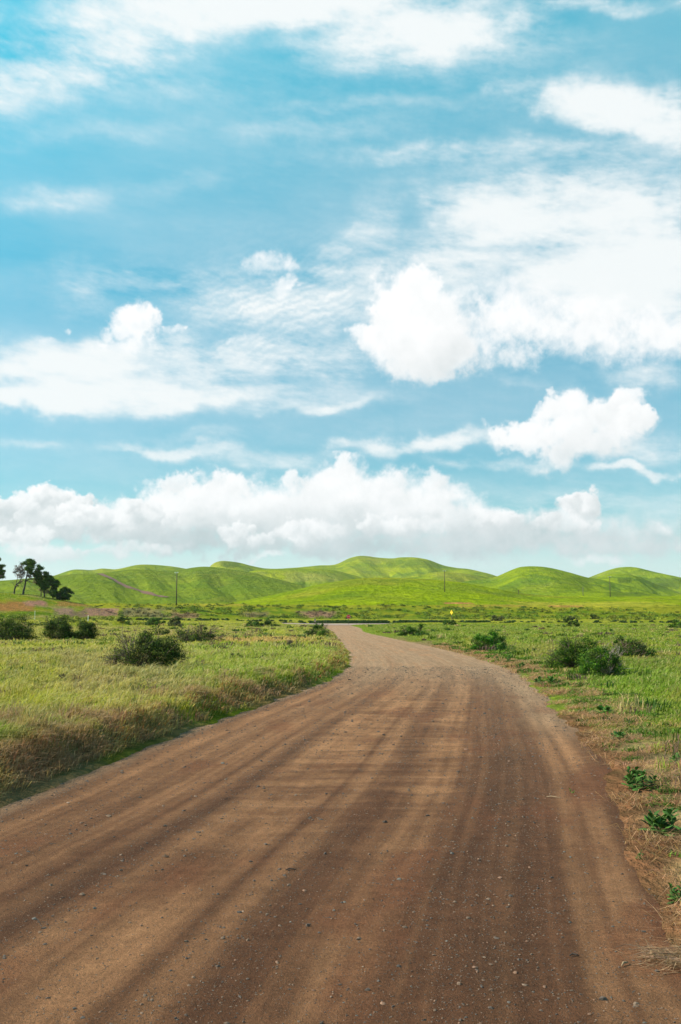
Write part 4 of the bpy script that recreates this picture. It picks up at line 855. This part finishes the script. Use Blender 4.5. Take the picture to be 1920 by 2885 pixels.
# ------------------------------------------------------------------ trees on the mound
def limb(mb, p0, p1, r0, r1, n=5, wob=.06, c=None, sag=0):
    p0 = np.array(p0, float); p1 = np.array(p1, float); L = np.linalg.norm(p1 - p0); P_ = []
    for i in range(n):
        f = i / (n - 1); P_.append(p0 * (1 - f) + p1 * f + rng.normal(0, wob, 3) * L * .3 * math.sin(math.pi * f) + np.array([0, 0, sag * L * math.sin(math.pi * f)]))
    mb.tube(P_, np.linspace(r0, r1, n), 7, c); return P_
def tree(px, label, fork, clumps, trunks, leafn, col=G_DARK, bare=(), py=None, r=226, dead=None, tall=8):
    c = at_r(px, r); root = empty('pine_tree', tuple(c), label, 'tree', 'trees on the left mound')
    s = r / F                                             # metres per photo pixel at the tree
    def loc(x, y, dy=0):                                  # photo pixel -> local coordinates in the tree's vertical plane
        p = pxdir(x, y); k = r / math.hypot(p[0], p[1]); return np.array([p[0] * k - c[0], p[1] * k - c[1] + dy, EYE + p[2] * k - c[2]])
    tb = MB()
    for pts, r0, r1 in trunks:
        Pq = [loc(*q) for q in pts]; Pq[0][2] = min(Pq[0][2], 0) - .15; tb.tube(Pq, np.linspace(r0, r1, len(Pq)), 9)
    tr = tb.build('trunk', M_bark, root)
    hub = [loc(*q) for q in fork]
    lb = MB(); V_, Q_, C_ = [], [], []; off = 0; tot = sum(k[2] * k[3] for k in clumps); leafn = leafn * 2.3
    for (x, y, rx, ry, kind) in clumps:
        p = loc(x, y, rng.normal(0, .9)); h = hub[int(np.argmin([np.linalg.norm(p - q) + (2 if q[2] > p[2] + .3 else 0) for q in hub]))]
        limb(lb, h, p, .09, .025, wob=.12)
        sub = max(5, int(rx * ry * .16))
        for _ in range(sub):
            a = rng.normal(size=3); a /= np.linalg.norm(a); e = p + a * np.array([rx * s, rx * s * .9, ry * s]) * rng.uniform(.45, 1)
            limb(lb, p * .7 + h * .3 if rng.random() < .4 else p, e, .03, .008, 3, .15)
            m_ = int(leafn * rx * ry / tot / sub * (1 if kind == 0 else .12)) + 2
            d = rng.normal(size=(m_, 3)); d[:, 2] = d[:, 2] * .8 + .2; d /= np.linalg.norm(d, axis=1)[:, None]
            cs = rng.uniform(.36, .66); cen = e + d * cs * rng.uniform(.2, 1, (m_, 1)) * (1, 1, .7); nr = d + rng.normal(0, .5, (m_, 3)); nr /= np.linalg.norm(nr, axis=1)[:, None]
            bc = (np.asarray(col) if kind == 0 else np.array((.12, .085, .075))) * rng.uniform(.65, 1.35)
            v1, q1, c1_ = leaves(m_, cen, nr, .12, bc * 2.0 + np.array((.006, .004, .004)), .4, .5); V_.append(v1); Q_.append(q1 + off); C_.append(c1_); off += len(v1)
            if kind == 1:
                for __ in range(5):
                    a2 = rng.normal(size=3); a2 /= np.linalg.norm(a2); limb(lb, e, e + a2 * rng.uniform(.3, .7), .012, .005, 3, .1)
    for pts, r0 in bare:
        Pq = [loc(*q) for q in pts]; lb.tube(Pq, np.linspace(r0, r0 * .35, len(Pq)), 6)
        for q in range(7):
            f = rng.uniform(.3, 1) * (len(Pq) - 1); i = int(min(f, len(Pq) - 2)); p = Pq[i] + (Pq[i + 1] - Pq[i]) * (f - i); a = rng.normal(size=3); a[2] = abs(a[2]) * .6
            limb(lb, p, p + a / np.linalg.norm(a) * rng.uniform(.4, 1.2), .02, .006, 4, .2)
    lb.build('limb', M_bark, root)
    if dead:
        db = MB(); Pq = [loc(*q) for q in dead]; db.tube(Pq, np.linspace(.07, .03, len(Pq)), 6); o_ = db.build('dead_branch', M_deadbark, root); o_['label'] = 'bleached bare branch'
    cr = link('crown', npmesh('crown', np.vstack(V_), [np.vstack(Q_)], np.vstack(C_)), M_leaf, root)
    return root
tree(65, 'tallest pine on the mound, grey thinning left side and dark green top', [(73, 1637), (76, 1622), (80, 1608), (70, 1615)],
     [(84, 1581, 13, 7, 0), (78, 1590, 12, 8, 0), (95, 1592, 9, 8, 0), (91, 1602, 13, 8, 0), (112, 1603, 11, 9, 0), (108, 1614, 11, 8, 0), (98, 1618, 12, 8, 0), (104, 1628, 10, 8, 0), (112, 1626, 8, 7, 0), (84, 1612, 10, 7, 0),
      (60, 1593, 9, 8, 1), (54, 1602, 10, 8, 1), (50, 1610, 9, 8, 1), (62, 1607, 10, 9, 1), (66, 1616, 9, 8, 1), (76, 1604, 9, 8, 1), (88, 1626, 10, 8, 1), (95, 1640, 10, 8, 1)],
     [([(65, 1681), (67, 1665), (71, 1650), (73, 1636), (76, 1622), (80, 1606), (84, 1590)], .24, .06)], 9000, bare=[([(73, 1640), (60, 1628), (52, 1618)], .06), ([(74, 1634), (88, 1630), (98, 1636)], .06)], dead=[(74, 1633), (80, 1636), (86, 1642), (89, 1646), (89, 1654)])
tree(41, 'leaning bare-limbed tree at the left of the tallest pine', [(48, 1645), (56, 1636), (60, 1628)],
     [(60, 1624, 7, 7, 1), (50, 1618, 7, 7, 1), (62, 1640, 6, 6, 1), (50, 1650, 5, 4, 1)],
     [([(40, 1673), (42, 1660), (45, 1651), (52, 1643), (58, 1636), (61, 1626)], .20, .05)], 900, bare=[([(45, 1651), (47, 1640), (50, 1628), (52, 1618)], .08), ([(44, 1655), (39, 1647), (36, 1640)], .05), ([(52, 1643), (58, 1645), (64, 1650)], .05)])
tree(122, 'bushy dark tree in the middle of the mound group, wide low crown', [(124, 1652), (126, 1640), (132, 1634), (120, 1648)],
     [(134, 1618, 11, 6, 0), (130, 1627, 12, 7, 0), (142, 1628, 9, 8, 0), (150, 1632, 8, 6, 0), (126, 1638, 14, 7, 0), (140, 1642, 12, 8, 0), (152, 1643, 9, 7, 0), (160, 1638, 7, 5, 0), (116, 1648, 9, 7, 0), (130, 1654, 14, 8, 0), (148, 1656, 12, 8, 0), (106, 1640, 7, 7, 0), (164, 1650, 8, 6, 0), (120, 1664, 10, 7, 1), (138, 1668, 12, 7, 1)],
     [([(126, 1681), (125, 1665), (127, 1648), (133, 1630)], .17, .05), ([(116, 1679), (117, 1664), (121, 1650)], .13, .06)], 9500)
tree(168, 'low dark shrubby tree at the right end of the mound group', [(172, 1675), (178, 1668), (165, 1672)],
     [(186, 1659, 7, 5, 0), (182, 1667, 9, 6, 0), (192, 1668, 6, 5, 0), (172, 1672, 11, 6, 0), (186, 1677, 9, 5, 0), (196, 1679, 6, 4, 0), (160, 1668, 9, 7, 0), (156, 1678, 9, 6, 0), (172, 1684, 12, 5, 0), (190, 1686, 8, 4, 0), (148, 1672, 8, 6, 0)],
     [([(170, 1692), (170, 1682), (174, 1674)], .14, .07), ([(148, 1686), (152, 1678), (158, 1670)], .10, .05)], 7500, r=224, col=G_DARK * .8)
tree(-22, 'pine cut off by the left photo edge, only its crown tip showing', [(-14, 1630), (-8, 1612), (-10, 1600)],
     [(-3, 1579, 9, 6, 0), (-8, 1588, 10, 7, 0), (10, 1595, 8, 4, 0), (4, 1603, 9, 5, 0), (-8, 1604, 12, 8, 0), (14, 1610, 6, 4, 0), (4, 1618, 10, 6, 0), (8, 1626, 8, 5, 1), (-6, 1624, 12, 7, 0), (-20, 1596, 10, 9, 0), (-26, 1612, 12, 9, 0)],
     [([(-22, 1672), (-20, 1650), (-15, 1628), (-9, 1604), (-5, 1585)], .22, .06)], 7000)

# ------------------------------------------------------------------ signs, posts and utility poles
M_galv = simple('weathered_post', (.10, .085, .055), .8, 12, .3)
M_pole = simple('creosote_pole', (.055, .036, .026), .9, 4, .35)
M_pole2 = simple('grey_pole', (.12, .095, .075), .9, 4, .35)
M_white = simple('white_paint', (.78, .77, .72), .6, 8, .08)
M_arm = simple('pale_crossarm', (.62, .57, .48), .8, 8, .12)
M_red = simple('sign_red', (.78, .012, .02), .5, 8, .08)
M_pink = simple('sign_white', (.78, .62, .60), .5, 8, .05)
M_yel = simple('sign_yellow', (.74, .46, .004), .5, 8, .05)
M_blk = simple('sign_black', (.03, .03, .03), .6, 8, .1)
M_alu = simple('sign_back', (.14, .11, .095), .6, 8, .2)
# stop sign
c = at_r(982.5, 208); s = 208 / F
root = empty('stop_sign', tuple(c), 'red octagonal STOP sign on a post at the junction', 'road sign')
def octo(rad): return [(rad * math.cos(R(22.5 + 45 * i)), rad * math.sin(R(22.5 + 45 * i))) for i in range(8)]
H_s = (1758.7 - 1735.0) * s; ra = 10.7 * s / 2 / math.cos(R(22.5))
p = MB(); p.box((0, .03, (H_s + .2) / 2 - .1), (.07, .05, H_s + .4)); p.build('post', M_galv, root)
p = MB(); p.prism([(x, z + H_s) for x, z in octo(ra)], -.012, .0); fr = p.build('sign_plate', M_pink, root)
p = MB(); p.prism([(x, z + H_s) for x, z in octo(ra * .94)], -.016, -.013); p.build('red_face', M_red, root)
LET = {'S': ['01111', '10000', '10000', '01110', '00001', '00001', '11110'], 'T': ['11111', '00100', '00100', '00100', '00100', '00100', '00100'], 'O': ['01110', '10001', '10001', '10001', '10001', '10001', '01110'], 'P': ['11110', '10001', '10001', '11110', '10000', '10000', '10000']}
p = MB(); cw_ = ra * .058
for li, ch in enumerate('STOP'):
    for ry, row in enumerate(LET[ch]):
        x = 0
        while x < 5:
            if row[x] == '1':
                x1 = x
                while x1 < 5 and row[x1] == '1': x1 += 1
                p.box(((li * 6 - 11.5 + (x + x1) / 2) * cw_, -.019, H_s + (3 - ry) * cw_ * 1.35), ((x1 - x) * cw_, .005, cw_ * 1.36)); x = x1
            else: x += 1
p.build('lettering', M_pink, root)
# yellow diamond sign
c = at_r(1272.5, 232); s = 232 / F; root = empty('warning_sign', tuple(c), 'yellow diamond warning sign on a post, turned edgewise, right of the junction', 'road sign', rz=R(-66))
zc = EYE + (HZ - 1725.6) * s - c[2]; h = 6.9 * s
p = MB(); p.box((0, .03, (zc + .3) / 2 - .15), (.09, .06, zc + .3)); p.build('post', M_galv, root)
p = MB(); p.prism([(h, zc), (0, zc + h), (-h, zc), (0, zc - h)], -.012, 0); p.build('sign_plate', M_yel, root)
p = MB(); p.box((0, -.016, zc), (.07, .006, h * .8)); p.prism([(-.14, zc + h * .34), (.14, zc + h * .34), (0, zc + h * .62)], -.020, -.0165); p.build('arrow', M_blk, root)
# back of a small sign behind the junction shrub
c = at_r(888.5, 196); s = 196 / F; root = empty('small_sign', tuple(c), 'narrow brown sign board on a post behind the shrub at the left road edge', 'road sign', rz=R(-25))
zt = EYE + (HZ - 1743) * s - c[2] - .05
p = MB(); p.box((0, .03, zt / 2 - .1), (.08, .05, zt + .2)); p.build('post', M_galv, root)
p = MB(); p.box((0, -.012, zt - .30), (.40, .02, .62)); p.build('sign_board', M_alu, root)
# utility poles
def upole(px, r, ytop, label, arm, rad, mat, armmat, yarm, drop=.0, ins=True):
    c = at_r(px, r); s = r / F; root = empty('utility_pole', tuple(c), label, 'utility pole', 'utility poles along the fields')
    zt = EYE + (HZ - ytop) * s - c[2]; za = EYE + (HZ - yarm) * s - c[2]
    p = MB(); p.tube([(0, 0, -.5), (0, 0, zt * .5), (0, 0, zt)], [rad, rad * .85, rad * .68], 10); p.build('pole', mat, root, True)
    p = MB(); p.box((-.06 * arm, -rad - .06, za), (arm, .12, .16)); p.build('crossarm', armmat, root)
    if ins:
        for x in (-.46, -.2, .2, .42):
            q = MB(); xx = x * arm - .06 * arm; q.tube([(xx, -rad - .06, za + .07), (xx, -rad - .06, za + .15), (xx, -rad - .06, za + .17), (xx, -rad - .06, za + .26)], [.02, .02, .06, .04], 8); q.build('insulator', M_white, root)
    return root
upole(497.5, 292, 1614.5, 'tallest dark utility pole at left with white crossarm, rising from the scrub', 1.1, .16, M_pole, M_white, 1616.3)
upole(1254, 440, 1608.5, 'utility pole standing on the bright slope in the middle distance, pale crossarm', 1.5, .18, M_pole, M_arm, 1610.3)
upole(1720.5, 560, 1629, 'utility pole before the right hand hill with wide pale crossarm', 2.0, .20, M_pole, M_arm, 1629.8)
upole(1644, 800, 1656.5, 'smallest and faintest utility pole, half hidden behind the rise at right', 1.5, .24, M_pole2, M_pole2, 1660.5, ins=False)
# marker post with box
c = at_r(1461.5, 500); s = 500 / F; root = empty('marker_post', tuple(c), 'rusty red boxed post on the ridge line in front of the right hand hill', 'post')
zt = max(EYE + (HZ - 1664) * s - c[2], 1.6)
p = MB(); p.tube([(0, 0, -.2), (.12, 0, zt * .8)], [.12, .11], 8); p.build('post', M_pole, root)
p = MB(); p.box((.14, -.02, zt - .25), (.42, .2, .6)); p.build('box', simple('rust', (.16, .045, .03), .8), root)
# short pale posts
def spost(px, r, yt, yb, label, red=False, wd=.10):
    c = at_r(px, r); s = r / F; c[2] = min(c[2], EYE + (HZ - yb) * s + .3); z1 = EYE + (HZ - yt) * s - c[2]
    root = empty('fence_post', tuple(c), label, 'post', 'short pale posts in the scrub')
    p = MB(); p.tube([(0, 0, -.2), (0, 0, z1 * (.5 if red else 1))], [wd, wd * .9], 8); p.build('post', M_white, root)
    if red: p = MB(); p.tube([(0, 0, z1 * .5 + .002), (0, 0, z1)], [wd * .8, wd * .7], 8); p.build('red_top', M_red, root)
spost(100, 186, 1722, 1732, 'thin leaning pale post on the lower mound slope left of the white one', wd=.035)
spost(250, 180, 1733.5, 1743.5, 'short white post at the right foot of the mound', wd=.06)
spost(549, 296, 1703, 1711, 'white marker post with red top right of the left utility pole', True)

# bare earth firebreak running down the left hill
def draped(name, pts, wpx, r0, r1, mat):
    C_ = []
    for x, y in pts: C_.append(at(x, y, r0, r1))
    C_ = np.array(C_); n = 60; f = np.linspace(0, len(C_) - 1, n); P_ = np.stack([np.interp(f, range(len(C_)), C_[:, q]) for q in range(3)], -1)
    T_ = np.gradient(P_, axis=0)[:, :2]; T_ /= np.linalg.norm(T_, axis=1)[:, None]; Nn = np.stack([-T_[:, 1], T_[:, 0]], -1); w_ = np.interp(np.linspace(0, 1, n), [0, 1], wpx)
    w_ = w_ * (1 + .25 * perlin(np.arange(n) * .4, np.zeros(n) + 2.2)); V = []; k = 7
    for q in np.linspace(-1, 1, k): X = P_[:, 0] + Nn[:, 0] * w_ * q; Y = P_[:, 1] + Nn[:, 1] * w_ * q; V.append(np.stack([X, Y, heights(X, Y) + .45], -1))
    V = np.stack(V, 1).reshape(-1, 3); i = np.arange(n - 1)[:, None] * k; j = np.arange(k - 1)[None]
    return tag(link(name, npmesh(name, V, [np.stack([i + j, i + j + 1, i + k + j + 1, i + k + j], -1).reshape(-1, 4)], None, True), mat), kind='structure')
M_earth = simple('bare_earth', (.105, .042, .020), .95, .08, .35)
draped('firebreak', [(281, 1617), (300, 1625), (330, 1640), (365, 1656), (400, 1668), (440, 1679), (474, 1684)], (2.7, 1.5), 520, 1090, M_earth)

# ------------------------------------------------------------------ air between the camera and the hills
hb = MB(); hb.box((0, 0, 160), (18600, 18600, 400))
hz_o = hb.build('haze', None); tag(hz_o, 'thin pale air between the road and the distant hills', 'haze', kind='stuff')
m = bpy.data.materials.new('haze_air'); m.use_nodes = True; t = NT(m.node_tree); t.n.clear(); o = t.new('ShaderNodeOutputMaterial'); pv = t.new('ShaderNodeVolumePrincipled')
pv.inputs['Color'].default_value = (.86, .93, 1, 1); pv.inputs['Density'].default_value = .000045; pv.inputs['Anisotropy'].default_value = .2
t.l.new(pv.outputs[0], o.inputs['Volume']); hz_o.data.materials.append(m)
